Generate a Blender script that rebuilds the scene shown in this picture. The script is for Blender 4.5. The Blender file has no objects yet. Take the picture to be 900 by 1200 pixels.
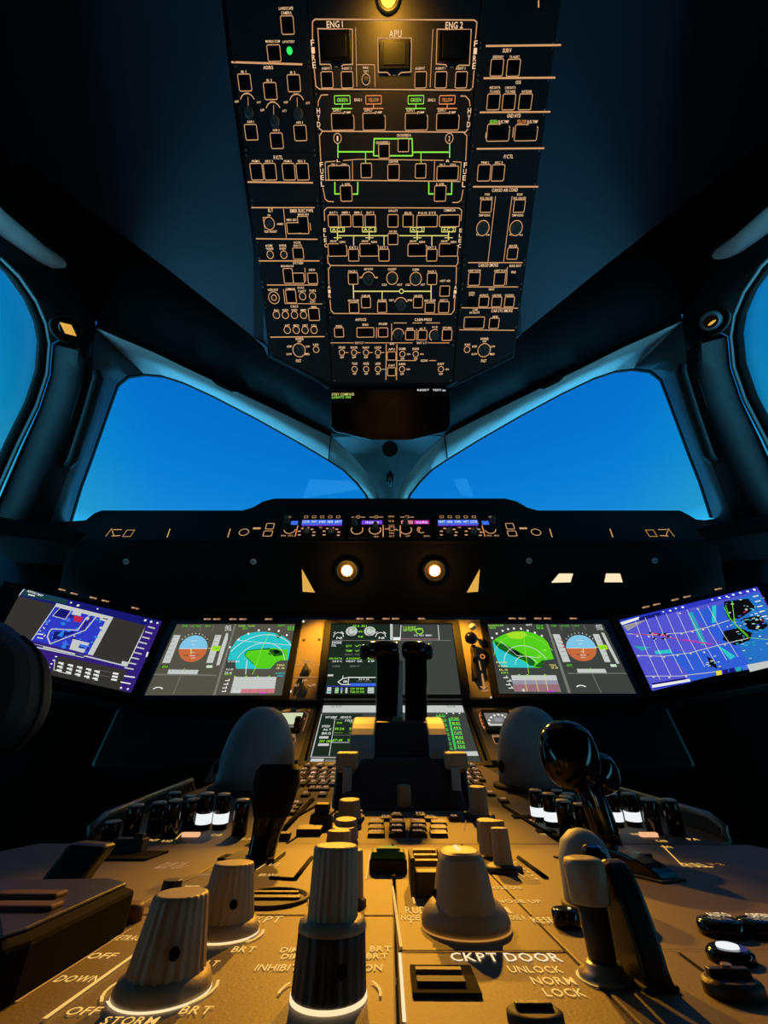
import bpy, math, random
from mathutils import Vector as V, Matrix
R = random.Random(7)
C = bpy.context.scene.collection
PI = math.pi
# ------------------------------------------------------------------ camera model (900 x 1200 frame)
F = 470.0
PIT = math.atan(304/F)
YAW = math.atan(7*math.cos(PIT)/F)
CAM = V((0, 0, .665))
Z0 = .665
FW = V((-math.sin(YAW)*math.cos(PIT), math.cos(YAW)*math.cos(PIT), math.sin(PIT)))
RT = V((math.cos(YAW), math.sin(YAW), 0))
UP = RT.cross(FW)
def ray(x, y): return RT*((x-450)/F) + UP*((600-y)/F) + FW
def hit(x, y, O, N):
    d = ray(x, y); return CAM + d*((O-CAM).dot(N)/d.dot(N))
def atx(px, py, x):            # point on the sight line at world x
    d = ray(px, py); return CAM + d*((x-CAM.x)/d.x)
def aty(px, py, y):
    d = ray(px, py); return CAM + d*((y-CAM.y)/d.y)

class Fr:                      # a plane in the cockpit with its own axes
    def __init__(s, O, U, W):
        s.O = V(O); s.U = V(U).normalized(); s.N = s.U.cross(V(W)).normalized(); s.V = s.N.cross(s.U)
    def uv(s, x, y):
        p = hit(x, y, s.O, s.N) - s.O; return (p.dot(s.U), p.dot(s.V))
    def w(s, u, v, n=0): return s.O + s.U*u + s.V*v + s.N*n
    def M(s, u=0, v=0, n=0, rot=0):
        m = Matrix((( s.U.x, s.V.x, s.N.x, 0), (s.U.y, s.V.y, s.N.y, 0), (s.U.z, s.V.z, s.N.z, 0), (0,0,0,1)))
        m.translation = s.w(u, v, n)
        return m @ Matrix.Rotation(rot, 4, 'Z')
    def su(s, x, y):
        a = s.uv(x-1, y); b = s.uv(x+1, y); return math.hypot(b[0]-a[0], b[1]-a[1])/2
    def sv(s, x, y):
        a = s.uv(x, y-1); b = s.uv(x, y+1); return abs(a[1]-b[1])/2

# ------------------------------------------------------------------ materials
MATS = {}
def s2l(c): return tuple((x/255/12.92 if x/255 <= .04045 else ((x/255+.055)/1.055)**2.4) for x in c)
def mat(name, rgb, rough=.5, metal=0, bump=0, bscale=200, spec=.5, var=0):
    if name in MATS: return MATS[name]
    m = bpy.data.materials.new(name); m.use_nodes = True; nt = m.node_tree; b = nt.nodes['Principled BSDF']
    c = s2l(rgb)
    b.inputs['Base Color'].default_value = (*c, 1); b.inputs['Roughness'].default_value = rough
    b.inputs['Metallic'].default_value = metal; b.inputs['Specular IOR Level'].default_value = spec
    if bump or var:
        tc = nt.nodes.new('ShaderNodeTexCoord'); nz = nt.nodes.new('ShaderNodeTexNoise')
        nz.inputs['Scale'].default_value = bscale; nz.inputs['Detail'].default_value = 4
        nt.links.new(tc.outputs['Object'], nz.inputs['Vector'])
        if bump:
            bp = nt.nodes.new('ShaderNodeBump'); bp.inputs['Strength'].default_value = bump; bp.inputs['Distance'].default_value = .001
            nt.links.new(nz.outputs['Fac'], bp.inputs['Height']); nt.links.new(bp.outputs['Normal'], b.inputs['Normal'])
        if var:
            mx = nt.nodes.new('ShaderNodeMix'); mx.data_type = 'RGBA'
            mx.inputs['A'].default_value = (*[q*(1-var) for q in c], 1); mx.inputs['B'].default_value = (*[min(1, q*(1+var)) for q in c], 1)
            nt.links.new(nz.outputs['Fac'], mx.inputs['Factor']); nt.links.new(mx.outputs['Result'], b.inputs['Base Color'])
    MATS[name] = m; return m
def emi(name, rgb, k=1.0):
    if name in MATS: return MATS[name]
    m = bpy.data.materials.new(name); m.use_nodes = True; nt = m.node_tree; nt.nodes.clear()
    e = nt.nodes.new('ShaderNodeEmission'); o = nt.nodes.new('ShaderNodeOutputMaterial')
    e.inputs['Color'].default_value = (*s2l(rgb), 1); e.inputs['Strength'].default_value = k
    nt.links.new(e.outputs[0], o.inputs[0]); MATS[name] = m; return m
mat('black', (12,12,14), .45, bump=.1); mat('blackgloss', (10,10,11), .12); mat('softblack', (11,10,12), .8, spec=.25, bump=.3)
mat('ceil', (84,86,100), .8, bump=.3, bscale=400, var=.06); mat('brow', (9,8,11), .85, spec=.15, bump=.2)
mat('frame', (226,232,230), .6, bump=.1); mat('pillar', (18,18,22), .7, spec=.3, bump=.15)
mat('ohplate', (48,42,44), .6, bump=.3, bscale=500); mat('ohconsole', (28,27,30), .7)
mat('key', (16,12,12), .35); mat('dknob', (92,88,84), .45)
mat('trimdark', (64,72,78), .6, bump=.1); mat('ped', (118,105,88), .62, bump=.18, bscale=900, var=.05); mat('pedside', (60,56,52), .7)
mat('knob', (168,154,132), .5, bump=.15, bscale=900); mat('knobdark', (56,46,40), .5, bump=.2, bscale=900)
mat('dome', (150,166,178), .55, bump=.1); mat('groove', (12,10,9), .9, spec=.1)
mat('panelb', (150,136,116), .45, bump=.2, bscale=500, var=.08); mat('chrome', (190,190,190), .2, 1)
mat('greykey', (150,150,148), .4); mat('green', (70,130,40), .35); mat('brown', (92,58,44), .6, bump=.3, bscale=60, var=.2)
mat('leather', (66,44,40), .6, bump=.4, bscale=90); mat('quad', (46,44,56), .55, bump=.1); mat('redk', (60,14,12), .4)
mat('screenglass', (70,72,70), .15); mat('whiteplastic', (215,212,205), .35); mat('reflector', (230,150,60), .25, .8)
mat('carpet', (26,26,30), .95, bump=.5, bscale=300); mat('rail', (165,158,150), .3, .4); mat('bluegrey', (140,156,166), .55)
emi('legt', (250,206,160), 1.0); emi('leg', (222,166,116), .85); emi('leg2', (232,170,110), .6); emi('legy', (238,228,130), .9); emi('legg', (150,235,80), .95)
emi('lego', (240,150,90), .9); emi('pedleg', (250,196,104), 1.0); emi('pedlegdim', (214,146,66), .7); emi('pedwhite', (255,226,176), 1.05)
emi('keyleg', (255,190,140), .9); emi('led', (40,235,90), 1.4); emi('white', (240,244,245), 1); emi('lamp', (255,226,150), 30); emi('lampring', (255,118,10), .8)
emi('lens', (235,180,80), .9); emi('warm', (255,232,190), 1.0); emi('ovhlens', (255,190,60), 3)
for n, c in dict(sgrey=(84,82,70), sgrey2=(62,66,62), sdark=(44,46,42), tape=(196,200,196), sky=(128,196,228), earth=(198,106,62), cyan=(44,196,200),
                 sgreen=(86,206,30), ygreen=(168,222,40), dgreen=(24,96,24), lime=(150,230,60), mid=(118,118,112), swhite=(232,236,232), pink=(206,120,130), pinkd=(150,110,120),
                 navy=(22,24,110), blue=(44,56,190), purple=(50,30,120), azure=(40,130,220), violet=(84,84,206), sred=(190,40,70), teal=(40,160,180), dteal=(24,60,70), dusk=(52,50,46),
                 mgreen=(60,200,90), sblack=(10,12,14), lilac=(150,146,160), syellow=(236,214,60), magenta=(196,60,200), fblue=(60,110,230), fviol=(120,60,220), scream=(206,214,176),
                 dkgreen=(28,42,32), eblue=(48,92,212), eteal=(36,112,196), orangev=(230,140,70), hot=(255,255,250)).items(): emi(n, c, 1)

# ------------------------------------------------------------------ mesh building
class MB:
    def __init__(s): s.v = []; s.f = []; s.m = []; s.s = []
    def add(s, vs, fs, m=0, sm=False):
        b = len(s.v); s.v += [tuple(p) for p in vs]
        for f in fs: s.f.append([b+i for i in f]); s.m.append(m); s.s.append(sm)
    def box(s, c, d, m=0, M=None, taper=1.0):
        x, y, z = [q/2 for q in d]; t = taper
        vs = [V((a*x*(t if k > 0 else 1), b*y*(t if k > 0 else 1), k*z)) for k in (-1,1) for b in (-1,1) for a in (-1,1)]
        if M: vs = [M @ p for p in vs]
        vs = [p + V(c) for p in vs]
        s.add(vs, [(0,2,3,1),(4,5,7,6),(0,1,5,4),(2,6,7,3),(0,4,6,2),(1,3,7,5)], m)
    def lathe(s, prof, c=(0,0,0), n=32, m=0, ax=None, flute=0, nf=0, sx=1, sy=1, sm=True):
        M = V((0,0,1)).rotation_difference(V(ax)).to_matrix() if ax else Matrix.Identity(3)
        vs = []
        for k, (r, z) in enumerate(prof):
            for i in range(n):
                a = 2*PI*i/n
                rr = r*(1 - (flute if (flute and nf and r > 0 and 0 < k < len(prof)-1 and math.cos(nf*a) < 0) else 0))
                vs.append(M @ V((rr*math.cos(a)*sx, rr*math.sin(a)*sy, z)) + V(c))
        fs = [(k*n+i, k*n+(i+1)%n, (k+1)*n+(i+1)%n, (k+1)*n+i) for k in range(len(prof)-1) for i in range(n)]
        fs += [tuple(reversed(range(n))), tuple((len(prof)-1)*n+i for i in range(n))]
        b = len(s.f); s.add(vs, fs, m, sm)
        s.s[-1] = s.s[-2] = False
    def tube(s, pts, r, n=10, m=0):
        pts = [V(p) for p in pts]; vs = []; prev = None
        for i, p in enumerate(pts):
            t = (pts[min(i+1, len(pts)-1)] - pts[max(i-1, 0)]).normalized()
            a = prev if prev else (V((0,0,1)) if abs(t.z) < .9 else V((1,0,0)))
            x = (a - t*a.dot(t)).normalized(); prev = x; y = t.cross(x)
            rr = r[i] if isinstance(r, (list, tuple)) else r
            vs += [p + (x*math.cos(2*PI*k/n) + y*math.sin(2*PI*k/n))*rr for k in range(n)]
        fs = [(i*n+k, i*n+(k+1)%n, (i+1)*n+(k+1)%n, (i+1)*n+k) for i in range(len(pts)-1) for k in range(n)]
        fs += [tuple(reversed(range(n))), tuple((len(pts)-1)*n+k for k in range(n))]
        s.add(vs, fs, m, True)
    def prism(s, poly, vec, m=0):          # 3D polygon swept by vec
        n = len(poly); a = [V(p) for p in poly]; vec = V(vec)
        s.add(a + [p+vec for p in a], [tuple(range(n)), tuple(reversed(range(n, 2*n)))] + [(i, i+n, (i+1)%n+n, (i+1)%n) for i in range(n)], m)
    def loft(s, A, B, m=0, sm=True):
        n = len(A); s.add(list(A)+list(B), [(i, i+1, n+i+1, n+i) for i in range(n-1)], m, sm)
    def ell(s, c, r, m=0, n=24, k=14, e=1.0, zmin=-1):
        vs = []
        rows = [(-PI/2 + PI*j/k) for j in range(k+1)]
        for a in rows:
            for i in range(n):
                b = 2*PI*i/n
                cc = math.copysign(abs(math.cos(a))**e, math.cos(a)); ss = math.copysign(abs(math.sin(a))**e, math.sin(a))
                vs.append((c[0]+r[0]*cc*math.cos(b), c[1]+r[1]*cc*math.sin(b), c[2]+r[2]*max(ss, zmin)))
        s.add(vs, [(j*n+i, j*n+(i+1)%n, (j+1)*n+(i+1)%n, (j+1)*n+i) for j in range(k) for i in range(n)], m, True)
    def mesh(s, name):
        me = bpy.data.meshes.new(name); me.from_pydata(s.v, [], s.f)
        keys = []
        for k in s.m:
            if k not in keys: keys.append(k)
        for k in keys: me.materials.append(MATS[k])
        me.polygons.foreach_set('material_index', [keys.index(k) for k in s.m])
        me.polygons.foreach_set('use_smooth', s.s); me.update()
        return me
def obj(name, mb, parent=None, M=None, bevel=0, solid=0, soff=1, weld=False):
    me = mb.mesh(name) if isinstance(mb, MB) else mb
    o = bpy.data.objects.new(name, me); C.objects.link(o)
    if parent: o.parent = parent
    if M is not None: o.matrix_local = M
    if weld:
        w = o.modifiers.new('weld', 'WELD'); w.merge_threshold = .0002
    if solid:
        q = o.modifiers.new('solid', 'SOLIDIFY'); q.thickness = solid; q.offset = soff
    if bevel:
        b = o.modifiers.new('bevel', 'BEVEL'); b.width = bevel; b.segments = 2; b.limit_method = 'ANGLE'; b.angle_limit = .7
    return o
def tag(o, label, cat, group=None):
    o['label'] = label; o['category'] = cat
    if group: o['group'] = group
    return o
def thing(name, label, cat, M, group=None):
    o = bpy.data.objects.new(name, None); C.objects.link(o); o.matrix_world = M; o.empty_display_size = .02
    return tag(o, label, cat, group)
def struct(name, mb, **k):
    o = obj(name, mb, **k); o['kind'] = 'structure'; return o
T = Matrix.Translation
def SC(x, y, z): return Matrix.Diagonal((x, y, z, 1))
def W(key): return key

# glyphs
GL = {}
def glyph(ch):
    if ch in GL: return GL[ch]
    cu = bpy.data.curves.new('g', 'FONT'); cu.body = ch; cu.resolution_u = 2; cu.offset = .012; cu.size = 1
    ob = bpy.data.objects.new('g', cu); me = bpy.data.meshes.new_from_object(ob)
    vs = [(p.co.x, p.co.y) for p in me.vertices]; fs = [tuple(p.vertices) for p in me.polygons]
    bpy.data.objects.remove(ob); bpy.data.curves.remove(cu); bpy.data.meshes.remove(me)
    x0 = min([p[0] for p in vs] or [0]); x1 = max([p[0] for p in vs] or [.3])
    GL[ch] = ([(a-x0, b) for a, b in vs], fs, x1-x0); return GL[ch]

class Dr:                      # flat drawing printed or lit on a plane, given in picture-measured positions
    def __init__(s, fr, o=(0,0), n=.0004, mp=None, step=1.5e-5):
        s.fr = fr; s.o = o; s.n = n; s.mp = mp or (lambda x, y: (x, y)); s.k = 1.0; s.mb = MB(); s.step = step
    def crop(s, ox, oy, k): s.mp = lambda x, y: (ox+x/k, oy+y/k); s.k = k; return s
    def pt(s, x, y):
        u, v = s.fr.uv(*s.mp(x, y)); return (u-s.o[0], v-s.o[1])
    def sc(s, x, y):
        X, Y = s.mp(x, y); return s.fr.su(X, Y)/s.k, s.fr.sv(X, Y)/s.k
    def raw(s, vs, fs, m):
        s.n += s.step; s.mb.add([(a, b, s.n) for a, b in vs], fs, m)
    def poly(s, pts, m): s.raw([s.pt(*p) for p in pts], [tuple(range(len(pts)))], m)
    def line(s, pts, w, m, closed=False):
        su = s.sc(*pts[0])[0]; s.lline([s.pt(*p) for p in pts], w*su, m, closed)
    def lline(s, P, w, m, closed=False):
        P = [V((a, b)) for a, b in P]; n = len(P); L = []; Rr = []
        for i in range(n):
            a = P[i-1] if (i > 0 or closed) else P[i]; b = P[(i+1) % n] if (i < n-1 or closed) else P[i]
            d1 = (P[i]-a); d2 = (b-P[i])
            d1 = d1.normalized() if d1.length > 1e-9 else d2.normalized(); d2 = d2.normalized() if d2.length > 1e-9 else d1
            t = (d1+d2); t = t.normalized() if t.length > 1e-6 else d1
            q = V((-t.y, t.x)); k = max(.5, q.dot(V((-d1.y, d1.x)))); q = q*(w/2/k)
            L.append(tuple(P[i]+q)); Rr.append(tuple(P[i]-q))
        N = n if closed else n-1
        s.raw(L+Rr, [(i, n+i, n+(i+1) % n, (i+1) % n) for i in range(N)], m)
    def box(s, x, y, w, h, m):         # filled, true rectangle on the plane
        u, v = s.pt(x, y); a, b = s.sc(x, y); a *= w/2; b *= h/2
        s.raw([(u-a,v-b),(u+a,v-b),(u+a,v+b),(u-a,v+b)], [(0,1,2,3)], m)
    def rect(s, x, y, w, h, t, m, notch=0):
        u, v = s.pt(x, y); k, b0 = s.sc(x, y); a = k*w/2; b = b0*h/2; c = min(a, b)*.14
        P = [(u-a+c,v-b),(u+a-c,v-b),(u+a,v-b+c),(u+a,v+b-c),(u+a-c,v+b),(u-a+c,v+b),(u-a,v+b-c),(u-a,v-b+c)]
        if notch: P[4] = (u+a-c, v+b*.72); P.insert(5, (u+a*.1, v+b*.72)); P.insert(6, (u+a*.1, v+b)); P[3] = (u+a, v+b*.72-c)
        s.lline(P, t*k, m, True)
    def ring(s, x, y, r, t, m, a0=0, a1=360, n=24, asp=1):
        u, v = s.pt(x, y); k = s.sc(x, y)[0]; P = []
        full = (a1-a0) >= 360; N = n if full else max(4, int(n*(a1-a0)/360))
        for i in range(N if full else N+1):
            a = math.radians(a0+(a1-a0)*i/N); P.append((u+r*k*math.cos(a), v+r*k*asp*math.sin(a)))
        s.lline(P, t*k, m, full)
    def disc(s, x, y, r, m, asp=1, n=20, a0=0, a1=360):
        u, v = s.pt(x, y); k = s.sc(x, y)[0]
        s.raw([(u+r*k*math.cos(math.radians(a0+(a1-a0)*i/n)), v+r*k*asp*math.sin(math.radians(a0+(a1-a0)*i/n))) for i in range(n+(0 if a1-a0 >= 360 else 1))], [tuple(range(n+(0 if a1-a0 >= 360 else 1)))], m)
    def text(s, x, y, w, h, t, m, rot=0):
        u0, v0 = s.pt(x, y); su, sv = s.sc(x, y)
        adv = 0; items = []
        for ch in t:
            if ch == ' ': adv += .28; continue
            g = glyph(ch); items.append((g, adv)); adv += g[2]+.11
        adv = max(adv-.11, .1); kx = w*su/adv; ky = h*sv/.72
        cr, sr = math.cos(rot), math.sin(rot); s.n += s.step
        for g, a in items:
            vs = []
            for x_, y_ in g[0]:
                X = (x_+a-adv/2)*kx; Y = (y_-.36)*ky; vs.append((u0+X*cr-Y*sr, v0+X*sr+Y*cr, s.n))
            s.mb.add(vs, g[1], m)
    def build(s, name, parent): return obj(name, s.mb, parent)

# ------------------------------------------------------------------ planes of the cockpit
def rel(x, y, z): return V((x, y, z+Z0))
OH = Fr(rel(0,.131,1.129), (1,0,0), (0,-.8862,.4633))
PED = Fr(rel(0,0,-.045), (1,0,0), (0,1,0))
pf0, pf1 = rel(0,.387,-.045), rel(0,.868,.0146)
PFR = Fr(pf0, (1,0,0), pf1-pf0)
LOW = Fr(pf1, (1,0,0), rel(0,1.0249,.1298)-pf1)
MAIN = Fr(rel(0,1.0118,.150), (1,0,0), rel(0,1.056,.3283)-rel(0,1.0118,.150))
GF = Fr(aty(457, 632, .93), (1,0,0), (0,.2,.98))
gfb = aty(457, 632, .93); mtop = MAIN.w(*MAIN.uv(457, 724))
UND = Fr(mtop, (1,0,0), gfb-mtop)
_p = MAIN.w(*MAIN.uv(198, 730))
EFL = Fr(_p, (.92,.37,-.13), (-.04,.26,.965))
EFR = Fr(V((-_p.x,_p.y,_p.z)), (.92,-.37,.13), (.04,.26,.965))
# window glass
_g = bpy.data.materials.new('glass'); _g.use_nodes = True; _n = _g.node_tree; _n.nodes.clear()
_o = _n.nodes.new('ShaderNodeOutputMaterial'); _t = _n.nodes.new('ShaderNodeBsdfTransparent'); _s = _n.nodes.new('ShaderNodeBsdfGlossy'); _m = _n.nodes.new('ShaderNodeMixShader'); _f = _n.nodes.new('ShaderNodeFresnel')
_f.inputs['IOR'].default_value = 1.25; _s.inputs['Roughness'].default_value = .02; _t.inputs['Color'].default_value = (.97,.985,1,1)
_n.links.new(_f.outputs[0], _m.inputs[0]); _n.links.new(_t.outputs[0], _m.inputs[1]); _n.links.new(_s.outputs[0], _m.inputs[2]); _n.links.new(_m.outputs[0], _o.inputs[0]); MATS['glass'] = _g
# ------------------------------------------------------------------ overhead panels
UNITKEY = MB(); UNITKEY.box((0,0,.0008), (1,1,.0016), 'key', taper=.94); UNITKEY = UNITKEY.mesh('pushbutton')
UNITKN = MB(); UNITKN.lathe([(1,0),(1,.25),(.86,.3),(.8,.95),(.7,1.0)], n=24, m='dknob', flute=.06, nf=12); UNITKN.box((0,.35,1.02), (.12,.7,.06), 'knob'); UNITKN = UNITKN.mesh('rotary_knob')
UNITTG = MB(); UNITTG.lathe([(1,0),(.95,.15),(.35,.2),(.35,.7),(.6,1.2),(.5,1.5)], n=14, m='dknob'); UNITTG = UNITTG.mesh('toggle_switch')
ITEMS = []                      # (column, y, kind, args) in picture pixels
def q(x, y, cr):                # crop coordinates to picture pixels
    return {1: (260+x/4.5, y/4.5), 3: (270+x/4.5, 230+y/4.5)}[cr]
L_DIV = lambda y: 360+29*y/443
R_DIV = lambda y: 564-33*y/443
def put(kind, x, y, *a, cr=1, col=None):
    X, Y = q(x, y, cr)
    c = col or ('L' if X < L_DIV(Y) else ('R' if X > R_DIV(Y) else 'C'))
    ITEMS.append((c, Y, kind, X, Y, a))
def Tt(cr, x, y, w, h, t, m='leg', col=None):
    if m == 'leg': m = 'legt'
    put('t', x, y, w/4.5, h/4.5, t, m, cr=cr, col=col)
def B(cr, x, y, w, h, notch=0, frame='leg'): put('b', x, y, w/4.5, h/4.5, notch, frame, cr=cr)
def K(cr, x, y, r): put('k', x, y, r/4.5, cr=cr)
def O(cr, x, y, r, m='leg', tg=True): put('o', x, y, r/4.5, m, tg, cr=cr)
def Ar(cr, x, y, r, a0, a1): put('a', x, y, r/4.5, a0, a1, cr=cr)
def Li(cr, pts, w=4, m='leg', col=None):
    P = [q(a, b, cr) for a, b in pts]; X = sum(p[0] for p in P)/len(P); Y = sum(p[1] for p in P)/len(P)
    c = col or ('L' if X < L_DIV(Y) else ('R' if X > R_DIV(Y) else 'C')); ITEMS.append((c, Y, 'l', X, Y, (P, w/4.5, m)))
# left column, upper
Tt(1,338,44,75,16,'LANDSCAPE'); Tt(1,340,68,54,16,'CAMERA'); B(1,346,133,66,98)
Tt(1,268,218,75,14,'MOBILE COM'); Tt(1,352,220,64,14,'LAVATORY'); B(1,275,281,68,88); put('led',357,268,15/4.5)
Li(1,[(50,328),(425,340)],9); Tt(1,244,356,52,18,'ADIRS')
for x, y, n in ((121,436,'1'),(256,481,'3'),(380,440,'2')):
    Tt(1,x-6,y-57,27,14,'IR '+n); B(1,x,y,66,90); Tt(1,x+12,y+57,24,10,'NAV'); Ar(1,x+17,y+112,40,25,155); Li(1,[(x+17,y+75),(x+18,y+125)],3)
    Tt(1,x-42,y+100,22,12,'OFF'); Tt(1,x+74,y+104,22,12,'ATT'); K(1,x+24,y+160,26); Tt(1,x+30,y+206,36,12,'ADR '+n); B(1,x+34,y+262,64,82)
Tt(1,297,830,48,20,'F/CTL')
for x, t in ((182,'PRIM 1'),(252,'SEC 1'),(351,'PRIM 3'),(424,'SEC 2')): Tt(1,x-4,850,40,12,t); B(1,x+2,906,64,88)
Li(1,[(135,960),(480,964)],8)
# fire
Li(1,[(478,212),(478,116),(490,102),(1330,106),(1345,118),(1337,208)],6); Li(1,[(487,365),(496,455),(515,470),(1308,476),(1322,462),(1330,372)],6)
for i, ch in enumerate('FIRE'):
    Tt(1,478+3*i,226+39*i,18,34,ch,col='C'); Tt(1,1339-3*i,230+39*i,18,34,ch,col='C')
Tt(1,595,128,85,36,'ENG 1'); Li(1,[(578,352),(570,340),(518,340),(506,152),(688,155),(690,340),(640,342),(630,352)],5); Tt(1,603,352,18,5,'-')
Tt(1,915,178,66,40,'APU'); Li(1,[(888,398),(872,382),(825,382),(822,202),(1000,202),(997,380),(945,383),(930,397)],5); Tt(1,910,396,18,5,'-')
Tt(1,1225,133,92,36,'ENG 2'); Li(1,[(1187,354),(1180,342),(1130,338),(1135,155),(1315,157),(1305,345),(1250,345),(1238,355)],5); Tt(1,1212,355,18,5,'-')
put('cover',598,248,170/4.5,180/4.5); put('cover',910,292,165/4.5,170/4.5); put('cover',1222,250,170/4.5,180/4.5)
Li(1,[(705,145),(712,458)]); Li(1,[(712,342),(805,342),(808,458)]); Li(1,[(1113,155),(1098,462)])
for x, t in ((555,'AGENT 1'),(661,'AGENT 2'),(1048,'AGENT'),(1155,'AGENT 1'),(1262,'AGENT 2')): Tt(1,x-3,361,52,13,t); B(1,x,422,61,86)
Tt(1,758,358,28,12,'FIRE'); Tt(1,760,378,28,12,'TEST'); O(1,760,420,21)
# hydraulics
Li(1,[(560,500),(524,502),(508,535),(508,560)],5); Li(1,[(512,675),(530,692),(1285,697),(1297,680)],6); Li(1,[(1258,507),(1285,507),(1305,530),(1309,560)],5)
for i, ch in enumerate('HYD'): Tt(1,509+i,584+36*i,17,30,ch,col='C'); Tt(1,1305-2*i,584+36*i,17,30,ch,col='C')
for x, g in ((635,1),(800,0),(1023,1),(1188,0)):
    m = 'legg' if g else 'lego'
    put('r',x,527,82/4.5,44/4.5,m); Tt(1,x,527,56,20,'GREEN' if g else 'YELLOW',m); Li(1,[(x,550),(x,572)],5,m); Li(1,[(x-54,573),(x+52,573)],5,m)
    Tt(1,x-27,583,44,12,'SUPPLY'); Tt(1,x+27,593,36,12,'PUMP'); B(1,x+3,642,118,90,1)
Tt(1,718,527,38,15,'ENG 1'); Tt(1,1107,528,38,15,'ENG 2')
# fuel
Li(1,[(530,694),(515,716),(522,850)],5); Li(1,[(533,990),(545,1050),(560,1062),(590,1064)],5); Li(1,[(1272,697),(1292,716),(1286,848)],5); Li(1,[(1272,1000),(1262,1055),(1245,1068),(1215,1068)],5)
for i, ch in enumerate('FUEL'): Tt(1,525+2*i,868+34*i,17,28,ch,col='C'); Tt(1,1284-3*i,870+34*i,17,28,ch,col='C')
for x, n in ((610,'1'),(1199,'2')):
    put('o',x,730,20/4.5,'leg',False); Tt(1,x,730,8,26,n); Li(1,[(x+2,757),(x+2,832)],6,'legg')
Li(1,[(613,801),(800,801)],7,'legg'); Li(1,[(800,822),(803,732),(1003,732),(1006,822)],7,'legg'); Li(1,[(800,822),(830,822)],6,'legg'); Li(1,[(885,822),(1006,822)],7,'legg'); Li(1,[(1007,803),(1197,803)],7,'legg')
Li(1,[(758,803),(758,860)],5,'legg'); Li(1,[(1050,805),(1050,860)],5,'legg')
Tt(1,850,752,75,14,'CROSSFEED L'); B(1,855,798,56,74); Tt(1,960,714,75,14,'CROSSFEED R'); B(1,957,765,56,72)
Li(1,[(548,955),(545,855),(600,850)]); Tt(1,615,848,18,14,'L'); Li(1,[(640,847),(720,840),(1170,846)]); Tt(1,1192,849,18,14,'R'); Li(1,[(1218,853),(1262,856),(1255,958)]); Li(1,[(548,950),(1257,957)],5)
Tt(1,592,869,30,12,'TK 1'); Tt(1,644,869,30,12,'STBY'); B(1,618,912,112,76); B(1,762,900,56,76); Li(1,[(688,848),(690,950)]); Tt(1,905,852,50,12,'CENTER'); B(1,905,908,60,82); B(1,1048,902,56,76); Li(1,[(1122,850),(1118,955)]); B(1,1190,914,112,74); Tt(1,1162,870,30,12,'TK 2'); Tt(1,1218,870,30,12,'STBY')
for x, t in ((656,'L XFR'),(1151,'R XFR')):
    Li(1,[(x-60,960),(x-60,1023),(x-34,1023)],7,'legg'); Li(1,[(x+61,960),(x+60,1024),(x+34,1024)],7,'legg'); Tt(1,x,972,42,12,t); B(1,x,1021,60,82)
# right column, upper
Li(1,[(1670,0),(1670,40)],8)
def rt(x, y, w, h, t, m='leg'): Tt(1,x+900,y,w,h,t,m)
Li(1,[(1392,243),(1788,238)],9); rt(604,266,46,22,'SURV'); rt(557,299,56,14,'GND/NAV'); B(1,1450,357,66,90); rt(643,300,52,14,'TA ALERT'); B(1,1537,358,68,90)
Li(1,[(1380,413),(1758,410)],9); rt(663,434,28,18,'OIS')
for x, a, b in ((532,'NSS DATA','TO AVNCS'),(613,'CAB DATA','TO NSS'),(700,'','GATELINK')):
    if a: rt(x+8,462,56,14,a)
    rt(x+8,483,54,14,b); B(1,x+900,538,66,84)
Li(1,[(1360,593),(1732,590)],8); rt(640,610,72,20,'GND HYD'); rt(532,643,40,22,'GREEN','legg'); rt(585,642,56,16,'ELEC PMP'); B(1,1457,700,118,90,1); rt(680,642,48,22,'YELLOW','lego'); rt(738,642,56,16,'ELEC PMP'); B(1,1604,700,118,86,1)
Li(1,[(1393,700),(1391,730)],5); Li(1,[(1538,670),(1533,725)],5)
Li(1,[(1343,785),(1700,782)],8); rt(612,825,48,20,'F/CTL'); rt(488,857,40,12,'PRIM 2'); B(1,1382,912,66,86); rt(560,857,40,12,'SEC 3'); B(1,1456,912,66,86)
Li(1,[(1324,985),(1668,985)],8); rt(592,1002,135,18,'CARGO AIR COND'); rt(500,1025,26,12,'FWD'); rt(672,1025,30,12,'BULK')
# right column, lower: crop 3 numbers (x + 855)
def r3(x, y, w, h, t, m='leg', col='R'): Tt(3,x+855,y,w,h,t,m,col)
for x in (493, 668):
    r3(x+2,10,66,13,'ISOL VALVES'); B(3,x+855,52,58,66); r3(x-8,100,62,12,'TEMP REGUL'); K(3,x+838,168,30); O(3,x+838,168,33,'leg',False)
    r3(x-45,202,14,10,'C'); r3(x+10,204,14,10,'H')
Li(3,[(1398,0),(1358,345)]); Li(3,[(1485,0),(1440,345)]); r3(636,262,44,12,'HEATER'); B(3,1487,302,54,60)
Li(3,[(1253,350),(1540,350)],5); r3(505,363,104,18,'CARGO SMOKE'); r3(648,366,62,14,'BULK BAY'); r3(432,392,68,12,'AGENT TO FWD'); B(3,1285,436,60,68); r3(570,392,68,12,'AGENT TO AFT'); B(3,1420,436,58,68); Li(3,[(1460,372),(1455,468)]); r3(638,400,24,12,'FIRE'); B(3,1487,436,40,40,0,None)
Li(3,[(1247,478),(1517,478)],5); r3(522,490,32,12,'VENT'); r3(418,508,30,10,'AVNCS'); r3(418,520,30,10,'EXTRACT'); B(3,1273,556,44,46,0,None)
for x, t in ((481,'AVNCS'),(549,'CAB FANS'),(616,'COOLING')): r3(x,522,46,12,t); B(3,x+855,557,50,52)
Li(3,[(1218,588),(1517,590)],5); r3(577,603,112,16,'CAB SYS SMOKE'); r3(436,598,26,11,'CAB'); r3(432,613,52,11,'SATELLITE'); B(3,1285,667,106,60); r3(542,636,26,12,'IFE'); B(3,1390,670,50,54)
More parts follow.
